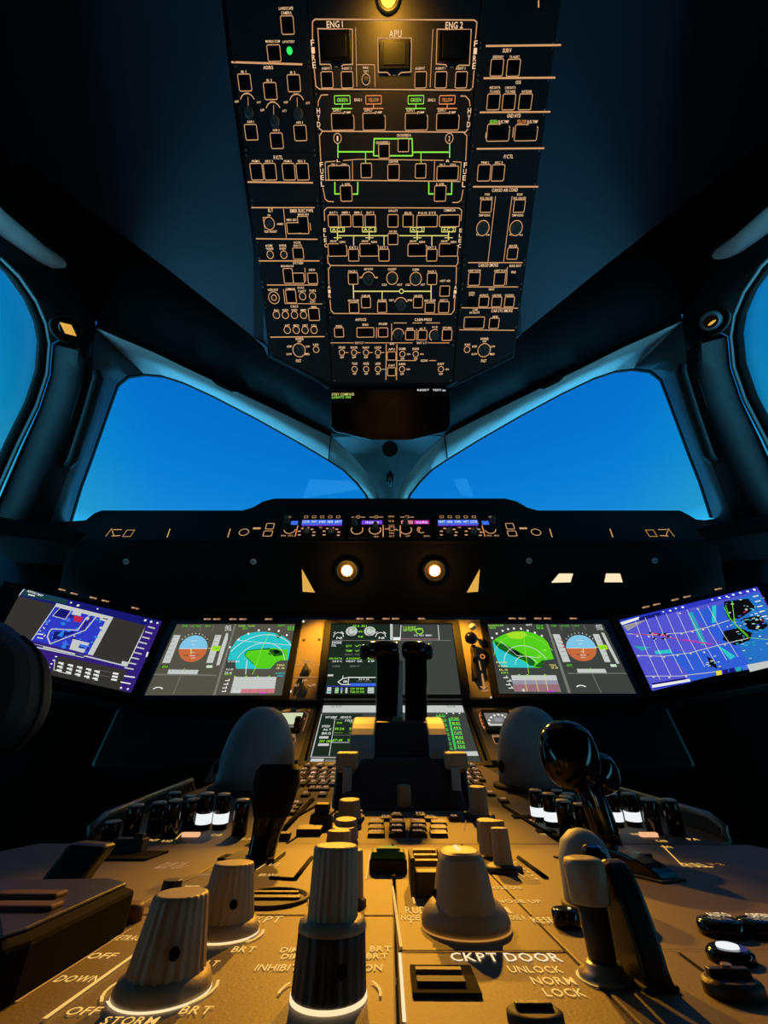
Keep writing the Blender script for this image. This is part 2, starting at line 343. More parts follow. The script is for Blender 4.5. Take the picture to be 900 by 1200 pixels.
Li(3,[(1207,704),(1498,707)],5)
def wiper(cx, cy, sx, col):
    Tt(3,cx+2,cy-60,44,13,'WIPER',col=col); Tt(3,cx+2,cy-46,20,10,'OFF',col=col); K(3,cx,cy,30); O(3,cx,cy,33,'leg',False); O(3,cx+sx*90,cy-4,15); Tt(3,cx+sx*88,cy-30,28,11,'RAIN',col=col)
    Tt(3,cx-50,cy-20,26,11,'INTMT',col=col); Tt(3,cx-52,cy+20,28,11,'SLOW',col=col); Tt(3,cx+45,cy-20,24,11,'LOW',col=col); Tt(3,cx+43,cy+20,24,11,'MED',col=col); Tt(3,cx-2,cy+55,28,16,'FAST',col=col)
wiper(1338,812,-1,'R')
# left column, lower
Li(3,[(110,60),(445,60)],6); Tt(3,212,74,26,18,'ELT'); Tt(3,376,76,122,18,'EMER ELEC PWR',col='L'); Li(3,[(182,170),(172,112),(196,112)]); put('o',205,143,27/4.5,'leg',True,cr=3); Tt(3,203,100,16,10,'ON'); Tt(3,262,146,34,11,'ARMED'); Tt(3,212,186,68,12,'TEST/RESET'); Li(3,[(280,65),(295,218)]); B(3,335,168,72,58); B(3,384,152,54,92); Tt(3,322,124,52,11,'EMER GEN'); Tt(3,384,96,56,11,'MAN ON',col='L'); Li(3,[(420,140),(424,180)],4,col='L')
Li(3,[(135,224),(460,227)],6); Tt(3,203,260,38,12,'ACMS'); Tt(3,207,276,40,12,'TRIGGER'); O(3,210,308,17); Tt(3,277,260,38,12,'DFDR'); Tt(3,277,276,34,12,'EVENT'); O(3,282,308,17); Tt(3,353,244,36,11,'RCDR'); Tt(3,355,260,46,11,'GND CTL'); B(3,358,302,54,60)
Li(3,[(150,341),(470,341)],6); Tt(3,356,352,54,13,'OXYGEN'); Tt(3,300,368,66,11,'MASK MAN ON'); B(3,305,420,48,78); B(3,360,432,58,54); Tt(3,430,388,34,12,'CREW',col='L'); B(3,434,433,50,56); Li(3,[(393,378),(397,450)])
Li(3,[(192,468),(460,468)],5); Tt(3,372,482,34,12,'EVAC'); O(3,230,535,28,'leg',False); O(3,230,535,13); Tt(3,225,493,54,12,'HORN SHUT'); Li(3,[(280,490),(288,565),(485,568)],4,col='L'); Tt(3,316,489,50,11,'COMMAND'); B(3,320,528,52,68); O(3,381,527,17); Tt(3,378,500,42,11,'CAPT'); O(3,433,527,17); Tt(3,434,497,34,11,'PURS'); Tt(3,434,556,28,11,'CAPT')
Tt(3,337,580,40,13,'CALLS')
for x, t in ((243,'ALL'),(290,'PURS'),(338,'FWD'),(386,'MID')): O(3,x,626,17); Tt(3,x,600,30,11,t)
Tt(3,441,584,30,11,'EMER',col='L'); B(3,441,623,56,64)
for x, t in ((300,'AFT'),(347,'MECH'),(394,'CREST'),(441,'CALL')): O(3,x,705,17); Tt(3,x,681,28,11,t,col='L')
Li(3,[(210,743),(497,740)],6); wiper(362,812,1,'L')
# electrics
Li(3,[(497,130),(495,75),(510,60),(1205,62),(1220,75),(1215,130)],5); Li(3,[(512,310),(515,350),(528,365),(1190,368),(1200,350),(1200,315)],5)
for i, ch in enumerate('ELEC'): Tt(3,497+2*i,178+27*i,14,20,ch,col='C'); Tt(3,1214-2*i,180+27*i,14,20,ch,col='C')
for x, t in ((543,'BAT 1'),(608,'EMER 1'),(673,'EMER 2'),(738,'BAT 2')): Tt(3,x,86,40,12,t); B(3,x,130,54,64)
Tt(3,858,76,50,12,'GALLEY'); B(3,857,130,54,66); Tt(3,937,88,36,12,'BUS'); B(3,937,130,54,64); Tt(3,1037,88,92,13,'PAX SYS'); B(3,1037,131,108,62); Tt(3,1157,74,62,13,'COMMERCIAL'); B(3,1155,130,105,62)
for x in (565,732,985,1150):
    Tt(3,x,176,60,17,'AC '+('1' if x < 900 else '2'),'legy'); put('r',x,176,72/4.5,24/4.5,'legy',cr=3); Li(3,[(x,188),(x,232)],6,'legy'); Li(3,[(x-20,219),(x+22,219)],4,'legy')
    B(3,x,283,98,66,1); Tt(3,x-22,237,34,11,'DRIVE'); Tt(3,x+25,241,30,11,'GEN')
Li(3,[(570,208),(832,208)],5,'legy'); Li(3,[(890,208),(1150,208)],5,'legy')
for x, t, e in ((650,'EXT 1',0),(810,'EXT 2',0),(1062,'EXT 3',0)): Li(3,[(x,208),(x,260)],5,'legy'); Tt(3,x,270,44,13,t); B(3,x,311,54,62)
Tt(3,857,186,40,11,'APU GEN'); B(3,857,226,52,58)
# air
Li(3,[(520,465),(517,385),(528,368)],5); Li(3,[(525,545),(530,600),(545,618),(1165,622),(1180,600),(1183,540)],5); Li(3,[(1192,372),(1190,465)],5)
for i, ch in enumerate('AIR'): Tt(3,520+2*i,478+24*i,14,19,ch,col='C'); Tt(3,1187-2*i,480+24*i,14,19,ch,col='C')
Tt(3,645,396,44,12,'PACK 1'); B(3,647,434,50,60); Tt(3,728,384,48,12,'AIR FLOW'); K(3,728,442,27); Ar(3,728,438,34,10,170); Tt(3,686,428,12,10,'LO'); Tt(3,770,428,12,10,'HI'); Tt(3,853,385,44,12,'COCKPIT'); K(3,853,432,25); O(3,853,432,29,'leg',False); Tt(3,812,466,26,11,'COLD'); Tt(3,893,466,26,11,'HOT')
Tt(3,977,386,34,12,'CABIN'); K(3,977,435,26); O(3,977,435,30,'leg',False); Tt(3,937,466,26,11,'COLD'); Tt(3,1015,466,22,11,'HOT'); Tt(3,1063,397,44,12,'PACK 2'); B(3,1063,436,50,60); Tt(3,1133,446,54,12,'HOT AIR'); B(3,1130,500,50,54)
Li(3,[(648,465),(650,540)],6,'legy'); Li(3,[(652,501),(890,501)],6,'legy'); put('o',902,501,10/4.5,'legy',False,cr=3); Li(3,[(913,501),(1058,501)],6,'legy'); Li(3,[(1058,468),(1058,545)],6,'legy'); Li(3,[(800,502),(800,545)],5,'legy')
Tt(3,650,550,58,12,'ENG 1 BLEED'); B(3,652,588,50,54); Tt(3,715,525,44,12,'RAM AIR'); B(3,715,560,48,56); Tt(3,800,549,46,12,'APU BLEED'); B(3,800,585,48,56); K(3,898,575,27); Ar(3,898,572,34,20,160); Tt(3,850,548,26,11,'SHUT'); Tt(3,945,548,26,11,'OPEN'); Tt(3,990,526,44,12,'XBLEED'); B(3,989,560,48,56); Tt(3,1053,550,58,12,'ENG 2 BLEED'); B(3,1052,588,50,52); Tt(3,1125,548,40,12,'HOT 2'); B(3,1125,585,54,58)
# anti ice and cabin pressure
Tt(3,687,650,58,14,'ANTI ICE'); Tt(3,572,685,34,12,'WING'); B(3,573,718,48,48); Tt(3,712,677,30,12,'ENG'); B(3,712,718,90,50); Tt(3,805,673,44,12,'PROBE'); B(3,805,718,50,48); Li(3,[(770,690),(770,748)]); Li(3,[(850,670),(850,760)])
Tt(3,1017,650,90,14,'CABIN PRESS'); Li(3,[(860,668),(930,668)]); Li(3,[(960,668),(1010,668)]); Li(3,[(1030,668),(1105,668)])
K(3,885,732,24); Ar(3,885,730,30,0,180); B(3,948,732,48,50); Tt(3,948,698,34,11,'MODE'); Li(3,[(982,700),(982,760)]); B(3,1013,732,46,50); Tt(3,1013,698,34,11,'ALT'); K(3,1077,735,22); Ar(3,1077,733,28,60,240); Tt(3,1077,690,30,11,'V/S'); Tt(3,1143,694,46,12,'DITCHING'); B(3,1142,732,50,56)
# exterior and interior lights
Li(3,[(528,773),(650,773)],4,col='C'); Tt(3,680,773,44,12,'EXT LT'); Li(3,[(708,773),(960,773)],4,col='C'); Tt(3,1010,773,52,12,'INT LT'); Li(3,[(1040,773),(1155,773)],4,col='C')
for x, t in ((588,'STROBE'),(652,'BEACON'),(715,'NAV'),(778,'LOGO')): O(3,x,824,14); Tt(3,x,797,34,12,t); Tt(3,x,849,20,11,'OFF')
for x, t in ((655,'TAXI'),(716,'NOSE'),(778,'LAND')): O(3,x,912,14); Tt(3,x,882,28,13,t); Tt(3,x,936,18,10,'OFF')
for x in (605, 668, 732, 794): Li(3,[(x,824),(x+18,824)])
Li(3,[(794,912),(820,912)]); B(3,850,842,46,44); Tt(3,850,806,34,11,'APU'); Tt(3,852,778,24,11,'APU'); B(3,850,925,42,42); Tt(3,850,892,34,11,'START'); Li(3,[(822,780),(820,968)],5); Li(3,[(878,780),(876,968)],5)
for x, y, t in ((907,832,'DOME'),(977,832,'SIGNS'),(905,912,'ANN'),(1110,912,'EXIT')): O(3,x,y,14); Tt(3,x,y-28,34,12,t); Tt(3,x+32,y,18,9,'ON'); Tt(3,x,y+25,20,10,'OFF')
Li(3,[(880,866),(980,866)]); Tt(3,1022,866,36,11,'SIGNS'); Li(3,[(1048,866),(1085,866)])

ROWS = {'L': [(-8,75,'camera and lavatory'),(75,179,'inertial reference'),(179,238,'flight control'),(238,281,'emergency electrics'),(281,305.5,'recorder'),(305.5,333.5,'oxygen'),(333.5,357.5,'evacuation'),(357.5,394.5,'calls'),(394.5,446,'wiper')],
 'C': [(-8,107,'fire'),(107,154.5,'hydraulics'),(154.5,239,'fuel'),(239,311.5,'electrics'),(311.5,369,'air conditioning'),(369,401.5,'anti ice and cabin pressure'),(401.5,449,'lights')],
 'R': [(-8,53,'blank'),(53,91.5,'surveillance'),(91.5,131.5,'data'),(131.5,174,'ground hydraulics'),(174,219,'flight control'),(219,307.5,'cargo air conditioning'),(307.5,336,'cargo smoke'),(336,360.5,'ventilation'),(360.5,386.5,'cabin smoke'),(386.5,446,'wiper')]}
LBL = {('L',0):('camera_control_panel','dark overhead plate with LANDSCAPE CAMERA button and a glowing green lavatory light'),
('L',1):('inertial_reference_panel','overhead ADIRS plate with three rows of staggered square buttons and three rotary knobs'),
('L',2):('flight_control_panel','overhead F/CTL plate with four square buttons in two pairs, left column'),
('L',3):('emergency_power_panel','overhead plate titled ELT and EMER ELEC PWR with guarded red-black buttons'),
('L',4):('recorder_panel','overhead RCDR plate with two small round buttons and one square button'),
('L',5):('oxygen_panel','overhead plate titled OXYGEN with mask and crew supply buttons'),
('L',6):('evacuation_panel','overhead EVAC plate with a double-ringed horn button at its left'),
('L',7):('call_panel','overhead CALLS plate with two rows of small round call buttons'),
('L',8):('wiper_panel','lowest plate of the left overhead column with captain wiper knob'),
('C',0):('fire_panel','wide overhead FIRE plate with ENG 1, APU and ENG 2 guarded squares'),
('C',1):('hydraulic_panel','overhead HYD plate with green and yellow boxed pump titles in a row'),
('C',2):('fuel_panel','overhead FUEL plate with bright green crossfeed lines and circled 1 and 2'),
('C',3):('electrical_panel','overhead ELEC plate with battery and generator buttons on yellow lines'),
('C',4):('air_panel','overhead AIR plate with pack buttons and temperature knobs'),
('C',5):('anti_ice_panel','overhead strip titled ANTI ICE and CABIN PRESS below the air plate'),
('C',6):('light_switch_panel','lowest centre overhead plate with rows of small toggles for exterior lights'),
('R',0):('blank_panel','dark unlit plate at the top of the right overhead column'),
('R',1):('surveillance_panel','overhead SURV plate with two square buttons'),
('R',2):('data_panel','overhead OIS plate with three square buttons side by side'),
('R',3):('ground_hydraulic_panel','overhead plate with two wide electric pump buttons, one titled green, one yellow'),
('R',4):('flight_control_panel','overhead F/CTL plate with just two square buttons, right column'),
('R',5):('cargo_air_panel','tall overhead CARGO AIR COND plate with two ringed knobs and long slanting lines'),
('R',6):('cargo_smoke_panel','overhead CARGO SMOKE plate with two agent buttons'),
('R',7):('ventilation_panel','overhead VENT plate with three small square buttons in a row'),
('R',8):('cabin_smoke_panel','overhead CAB SYS SMOKE plate with one wide and one small button'),
('R',9):('wiper_panel','lowest plate of the right overhead column with first officer wiper knob')}
LE = lambda y: 263+.125*y
RE = lambda y: 658-.131*y
for c, rows in ROWS.items():
    ya, yb = {'L': (LE, L_DIV), 'C': (L_DIV, R_DIV), 'R': (R_DIV, RE)}[c]
    for i, (y0, y1, _) in enumerate(rows):
        name, label = LBL[(c, i)]
        cx, cy = (ya((y0+y1)/2)+yb((y0+y1)/2))/2, (y0+y1)/2
        o = OH.uv(cx, cy); t = thing(name, label, 'control panel', OH.M(*o), 'overhead control panels')
        P = [OH.uv(*p) for p in ((ya(y0)+.6,y0+.25),(yb(y0)-.6,y0+.25),(yb(y1)-.6,y1-.25),(ya(y1)+.6,y1-.25))]
        if name == 'wiper_panel': P = [OH.uv(*p) for p in (((ya(y0)+.6,y0+.25),(yb(y0)-.6,y0+.25),(388,446),(384,446),(316,412)) if c == 'L' else ((ya(y0)+.6,y0+.25),(yb(y0)-.6,y0+.25),(603,412),(536,446),(531.5,446)))]
        mb = MB(); mb.prism([(a-o[0], b-o[1], 0) for a, b in P][::-1], (0,0,-.012), 'ohplate'); obj('face_plate', mb, t, bevel=.0008)
        d = Dr(OH, o, n=.0003)
        for (cc, Y, kind, X, Yy, a) in ITEMS:
            if cc != c or not (y0 <= Y < y1): continue
            u, v = OH.uv(X, Yy); u -= o[0]; v -= o[1]; su, sv = OH.su(X, Yy), OH.sv(X, Yy)
            if kind == 't': d.text(X, Yy, a[0], a[1], a[2], a[3])
            elif kind == 'l': d.line(a[0], a[1]*.85, a[2])
            elif kind == 'b':
                obj('pushbutton', UNITKEY, t, T((u,v,0)) @ SC(a[0]*su*.9, a[1]*sv*.88, 1))
                if a[3]: d.rect(X, Yy, a[0], a[1], .78, a[3], a[2])
            elif kind == 'r': d.rect(X, Yy, a[0], a[1], .8, a[2])
            elif kind == 'k':
                obj('rotary_knob', UNITKN, t, T((u,v,0)) @ SC(a[0]*su, a[0]*su, .009))
            elif kind == 'o':
                d.ring(X, Yy, a[0], .8, a[1])
                if a[2]: obj('toggle_switch' if a[0] < 3.5 and y0 > 400 else 'round_button', UNITTG if (a[0] < 3.5 and y0 > 400) else UNITKN, t, T((u,v,0)) @ SC(a[0]*su*.6, a[0]*su*.6, .004))
            elif kind == 'a': d.ring(X, Yy, a[0], .9, 'leg', a[1], a[2])
            elif kind == 'cover':
                mb = MB(); mb.box((0,0,.003), (a[0]*su*.94, a[1]*sv*.92, .006), 'key'); mb.box((0,0,.0065), (a[0]*su*.7, a[1]*sv*.7, .001), 'black'); obj('guard_cover', mb, t, T((u,v,0)), bevel=.001)
            elif kind == 'led':
                mb = MB(); mb.lathe([(a[0]*su,0),(a[0]*su,.001),(a[0]*su*.6,.002)], n=16, m='led'); obj('indicator_light', mb, t, T((u,v,0)))
        for (fx, fy) in () if name == 'wiper_panel' else ((ya(y0+3)+3, y0+3), (yb(y0+3)-3, y0+3), (ya(y1-3)+3, y1-3), (yb(y1-3)-3, y1-3)):
            a_, b_ = OH.uv(fx, fy); mb = MB(); r = 1.1*OH.su(fx, fy); mb.lathe([(r,0),(r*.8,.0006)], n=10, m='rail'); obj('fastener', mb, t, T((a_-o[0], b_-o[1], 0)))
        if d.mb.v: d.build('lit_legend', t)
# map light at the rear edge of the overhead panel
u, v = OH.uv(455, -3); t = thing('map_light', 'small round amber map light at the rear edge of the overhead panel', 'light', OH.M(u, v))
mb = MB(); mb.lathe([(.022,0),(.022,.006),(.017,.009),(.015,.004)], n=28, m='black'); obj('housing', mb, t)
mb = MB(); mb.lathe([(.014,.003),(.013,.007),(.006,.010)], n=24, m='ovhlens'); obj('lens', mb, t)
# ------------------------------------------------------------------ shell
def mir(p): return V((-p.x, p.y, p.z))
# overhead console body behind the plates, ceiling linings, brow
con = MB()
P = [(230,-420),(262,-8),(290,215),(317,418),(388,452),(531,452),(602,418),(630,215),(659,-8),(690,-420)]
# side faces kept inside the console outline
def ohl(x, y, n): a = OH.uv(x, y); return OH.w(a[0], a[1], n)
t = thing('overhead_console', 'dark overhead switch console tapering to a point between the windscreens', 'console', Matrix.Translation(OH.w(0,0,-.013)))
def local(pts, th): o = th.matrix_world.translation; return [V(p)-o for p in pts]
ext = lambda k: (LE(k), RE(k))
top = OH.w(-.335,.62,-.0125), OH.w(.335,.62,-.0125)
pl = [top[0]] + [ohl(x, y, -.0125) for x, y in ((262,-8),(317,420),(386,455),(532,455),(604,420),(659,-8))] + [top[1]]
con.prism(local(pl, t), tuple(-OH.N*.05), 'ohconsole'); obj('console_body', con, t, bevel=.003)
# front unit below the console tip
FRN = Fr(OH.w(*OH.uv(457,456)), (1,0,0), -V((0,.80,.22)).cross(V((1,0,0))).cross(V((1,0,0)))*-1) if False else None
a = ohl(388,454,-.002); b = ohl(530,454,-.002)
nF = V((0,-.62,-.78)).normalized()
FR = Fr(a, (1,0,0), V((0,-.80,.60)))
FRN = FR.N
tp = thing('stowage_box', 'black boxed unit with chamfered corners hanging under the front tip of the overhead console', 'panel', Matrix.Translation(hit(457,482,FR.O,FRN)))
pts = [hit(x, y, FR.O, FRN) for x, y in ((388,455),(388,500),(392,506),(436,516),(482,516),(524,506),(528,500),(528,455))]
mb = MB(); mb.prism(local(pts, tp), tuple(-FRN*.05), 'blackgloss'); obj('housing', mb, tp, bevel=.003)
d = Dr(FR, FR.uv(457,482), n=.0006); off = FR.uv(457,482)
d.text(402,462,26,3.2,'STBY COMPASS','legy'); d.text(400,465.5,22,2.6,'LIGHTS ON','legg'); d.text(496,457,14,2.2,'RESET','white'); d.text(512,457,10,2.2,'TEST','white'); d.text(520,457.5,4,2.2,'ON','white')
me = d.mb; o = obj('lit_legend', me, tp, M=Matrix.Translation(-tp.matrix_world.translation) @ FR.M(*off))

# ceiling lining on both sides of the console (one structure each side), rolled outward to catch window light
CEo = -.008
_e0, _e1 = ohl(388,454,CEo), ohl(262,-8,CEo)
NQ = Matrix.Rotation(math.radians(24), 3, (_e1-_e0).normalized()) @ OH.N
if NQ.x > 0: NQ = Matrix.Rotation(math.radians(-24), 3, (_e1-_e0).normalized()) @ OH.N
print('lining normal', NQ)
def lin(x, y): return hit(x, y, _e0, NQ)
def ceil_pts():
    A = [(386,455),(300,394),(200,315),(100,240),(0,166),(-60,121),(-120,76)]
    I = [(388,454),(317,418),(300,290),(285,180),(272,80),(262,-8),(245,-150)]
    return [lin(x, y) for x, y in A], [lin(x, y) for x, y in I]
A, I = ceil_pts()
back = OH.w(-1.15,.95,CEo), OH.w(-.32,.95,CEo)
mb = MB()
for s in (0, 1):
    g = (lambda L: [mir(p) for p in L]) if s else (lambda L: list(L))
    a_, i_ = g(A)+[g([back[0]])[0]], g(I)+[g([back[1]])[0]]
    mb.loft(a_, i_, 'ceil', False) if not s else mb.loft(i_, a_, 'ceil', False)
mb.loft([OH.w(-.34,.30,CEo), OH.w(-.34,1.4,CEo)], [OH.w(.34,.30,CEo), OH.w(.34,1.4,CEo)], 'ceil', False)
mb.loft([OH.w(-1.3,.9,CEo), OH.w(-1.3,1.5,CEo)], [OH.w(1.3,.9,CEo), OH.w(1.3,1.5,CEo)], 'ceil', False)
struct('ceiling', mb, solid=.02, soff=0, weld=True)

# windscreen plane, left; mirrored for the right
wa = atx(80,607,-.95); wb = atx(150,445,-.80); wc = aty(437,583,1.27)
NW = (wb-wa).cross(wc-wa).normalized()
if NW.dot(CAM-wa) < 0: NW = -NW
def PW(x, y, k=0): return hit(x, y, wa+NW*k, NW)
WL = [(80,612),(92,572),(105,537),(118,500),(129,469),(136,450),(148,440),(168,437),(190,439),(215,447),(250,463),(300,489),(350,517),(385,538),(405,551),(420,566),(431,580),(440,604)]
OL = [(56,618),(72,572),(86,537),(98,500),(106,467),(109,440),(108,418),(112,384),(140,396),(180,413),(230,437),(290,465),(345,491),(388,512),(414,534),(432,556),(443,578),(452,606)]
IN = .10
def kin(i): return IN*(1 if i < 13 else (.10, .055, .04, .03, .03)[i-13] / .10 if i > 13 else 1)
wl = [PW(*p) for p in WL]; ol = [PW(p[0], p[1], (IN if i <= 13 else .045)) for i, p in enumerate(OL)]
out = [p - NW*.03 for p in wl]
# B: lower edge of the brow
BL = [(-260,50),(-120,162),(0,250),(56,296),(112,376),(140,389),(180,407),(230,431),(290,459),(345,485),(388,507)]
def PB(x, y): 
    return PW(x, y, IN)
# side window plane
sa = atx(57,400,-.95); sb = atx(0,565,-1.05); sc = atx(0,303,-.90)
NS = (sb-sa).cross(sc-sa).normalized()
if NS.dot(CAM-sa) < 0: NS = -NS
def PS(x, y, k=0): return hit(x, y, sa+NS*k, NS)
SL = [(0,303),(22,325),(42,354),(53,380),(57,403),(54,438),(42,475),(20,520),(0,565),(-20,612),(-50,640),(-95,610),(-125,520),(-125,410),(-100,330),(-60,290),(-28,290)]
SO = [(2,300),(25,322),(45,352),(56,379),(60,403),(57,439),(45,477),(23,522),(3,567),(-17,616),(-50,648),(-100,618),(-132,522),(-132,406),(-106,324),(-62,284),(-26,284)]
sl = [PS(*p) for p in SL]; so = [PS(p[0], p[1], .03) for p in SO]
sout = [p - NS*.03 for p in sl]
ceilA = [lin(x, y) for x, y in ((-120,76),(-60,121),(0,166),(50,203),(100,240),(150,278),(200,315),(250,355),(300,394),(345,426),(386,455))]
brow = [PS(*p, .05) if i < 4 else PW(*p, IN) for i, p in enumerate(BL)]
def both(fn):
    for s in (0, 1): fn(s, (lambda p: mir(p)) if s else (lambda p: p))
n = 0
for s in (0, 1):
    g = (lambda L: [mir(p) for p in L]) if s else list
    side = 'right' if s else 'left'
    def lo(mb, a, b, m): mb.loft(g(a), g(b), m) if not s else mb.loft(g(b), g(a), m)
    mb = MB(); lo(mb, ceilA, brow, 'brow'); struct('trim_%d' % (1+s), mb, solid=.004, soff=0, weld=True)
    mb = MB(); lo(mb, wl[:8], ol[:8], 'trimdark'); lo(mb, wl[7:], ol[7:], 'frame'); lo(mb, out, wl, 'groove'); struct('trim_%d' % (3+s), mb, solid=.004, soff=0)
    # brow-to-strip closing lip
    mb = MB(); lo(mb, [brow[i]+V((0,.004,.006)) for i in range(4, 11)], [ol[i] for i in range(7, 14)], 'groove'); struct('trim_%d' % (5+s), mb, solid=.004, soff=0)
    # pillar between windscreen and side window
    pa = [PS(63,403,.03), PS(60,440,.03), PS(48,478,.03), PS(27,524,.03), PS(7,570,.03), PS(-18,625,.03)]
    pb = [ol[6], ol[5], ol[4], ol[3], ol[2], ol[0]]
    pc = [ (a_+b_)/2 + (NW+NS).normalized()*.035 for a_, b_ in zip(pa, pb)]
    mb = MB(); lo(mb, pa, pc, 'pillar'); lo(mb, pc, pb, 'pillar')
    top = [so[0], so[1], so[2], so[3], so[4]]
    bt = [brow[2], brow[3], (brow[3]+brow[4])/2, (brow[3]*.3+brow[4]*.7), brow[4]]
    lo(mb, bt, top, 'pillar'); lo(mb, [brow[4], brow[4], ol[7]], [pa[0], pc[0], pb[0]], 'pillar')
    lo(mb, [brow[0], brow[1], brow[2]], [so[14], so[15], so[0]], 'pillar')
    struct('trim_%d' % (7+s), mb, solid=.006, soff=0, weld=True)
    mb = MB(); lo(mb, sl+[sl[0]], so+[so[0]], 'trimdark'); lo(mb, sout+[sout[0]], sl+[sl[0]], 'groove'); struct('trim_%d' % (9+s), mb, solid=.004, soff=0)
    # side wall behind and below the side window
    mb = MB()
    flo = lambda p, k=0: V((p.x*1.02-k, p.y, 0.0))
    low = [pa[5], so[9], so[10], so[11]]
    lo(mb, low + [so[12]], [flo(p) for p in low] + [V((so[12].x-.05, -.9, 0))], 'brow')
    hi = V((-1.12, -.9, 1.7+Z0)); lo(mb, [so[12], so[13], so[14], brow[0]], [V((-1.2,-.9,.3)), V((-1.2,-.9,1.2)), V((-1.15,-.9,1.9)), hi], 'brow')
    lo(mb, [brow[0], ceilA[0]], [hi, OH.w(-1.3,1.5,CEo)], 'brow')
    struct('wall_'+side, mb, solid=.02, soff=0)
    # panes
    mb = MB(); pts = g([p-NW*.012 for p in wl] + [PW(457,640,-.012)] if False else [p-NW*.012 for p in wl]); mb.prism(pts, tuple((mir(NW) if s else NW)*-.008), 'glass'); struct('window_%d' % (1+s), mb)
    mb = MB(); mb.prism(g([p-NS*.012 for p in sl]), tuple((mir(NS) if s else NS)*-.008), 'glass'); struct('window_%d' % (3+s), mb)
# centre post
cl = [ol[i] for i in range(13, 18)]; cr = [mir(p) for p in cl]
mid = [((a_+b_)/2) + V((0,-.012,0)) for a_, b_ in zip(cl, cr)]
mb = MB(); mb.loft(cl, mid, 'bluegrey'); mb.loft(mid, cr, 'bluegrey')
topc = [brow[10], V((0, brow[10].y, brow[10].z)), mir(brow[10])]
mb.loft(topc, [cl[0], mid[0], cr[0]], 'bluegrey'); struct('trim_11', mb, solid=.004, soff=0, weld=True)
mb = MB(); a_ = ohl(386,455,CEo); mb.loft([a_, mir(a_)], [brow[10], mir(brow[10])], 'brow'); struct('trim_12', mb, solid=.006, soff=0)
for s in (0, 1):     # dark seams where the side frames meet the post
    f = mir if s else (lambda p: p)
    mb = MB(); L_ = [PW(388,512,IN), PW(386,525,.06), PW(385,538,.002)]; mb.tube([f(p+NW*.003) for p in L_], .0022, 6, 'groove'); struct('trim_%d' % (13+s), mb)
    mb = MB(); L_ = [PW(126,385,IN-.002), PW(180,410,IN-.002), PW(230,434,IN-.002), PW(290,461,IN-.002), PW(340,487,IN-.002), PW(378,505,IN-.002)]
    mb.tube([f(p+NW*.004) for p in L_], .0035, 6, 'groove'); struct('trim_%d' % (15+s), mb)
    mb = MB(); L_ = [PS(-160,120,.05), PS(-60,208,.05), PS(0,260,.055), PS(48,297,.055), PS(85,318,.05), PS(118,340,.04)]
    mb.tube([f(p) for p in L_], [.036,.031,.024,.021,.016,.005], 12, 'frame'); struct('trim_%d' % (17+s), mb)
    mb = MB(); q_ = PS(44,294,.055); w_ = (L_[4]-L_[2]).normalized(); mb.tube([f(q_-w_*.006), f(q_+w_*.006)], .0205, 14, 'pillar'); struct('trim_%d' % (19+s), mb)
# rest of the shell: front bulkhead below the windscreen, floor, back wall
mb = MB(); fz = [V((-1.3,1.75,0)), V((1.3,1.75,0)), V((1.3,1.75,.66+Z0)), V((-1.3,1.75,.66+Z0))]; mb.prism(fz, (0,.02,0), 'black'); struct('wall_front', mb)
for s in (0, 1):
    f = mir if s else (lambda p: p)
    mb = MB(); A_ = [wl[0]+V((-.14,-.05,.0)), wl[0]+V((0,0,-.005)), PW(260,640,-.02), PW(457,650,-.02)]; A_ = [f(p) for p in A_]
    B_ = [V((p.x, p.y+.0, 0)) for p in A_]; mb.loft(A_, B_, 'black') if not s else mb.loft(B_, A_, 'black'); struct('trim_%d' % (21+s), mb, solid=.01, soff=0)
mb = MB(); mb.box((0,.4,-.015), (2.7,2.8,.03), 'carpet'); struct('floor', mb)
mb = MB(); mb.box((0,-.92,1.25), (2.7,.03,2.6), 'brow'); struct('wall_back', mb)

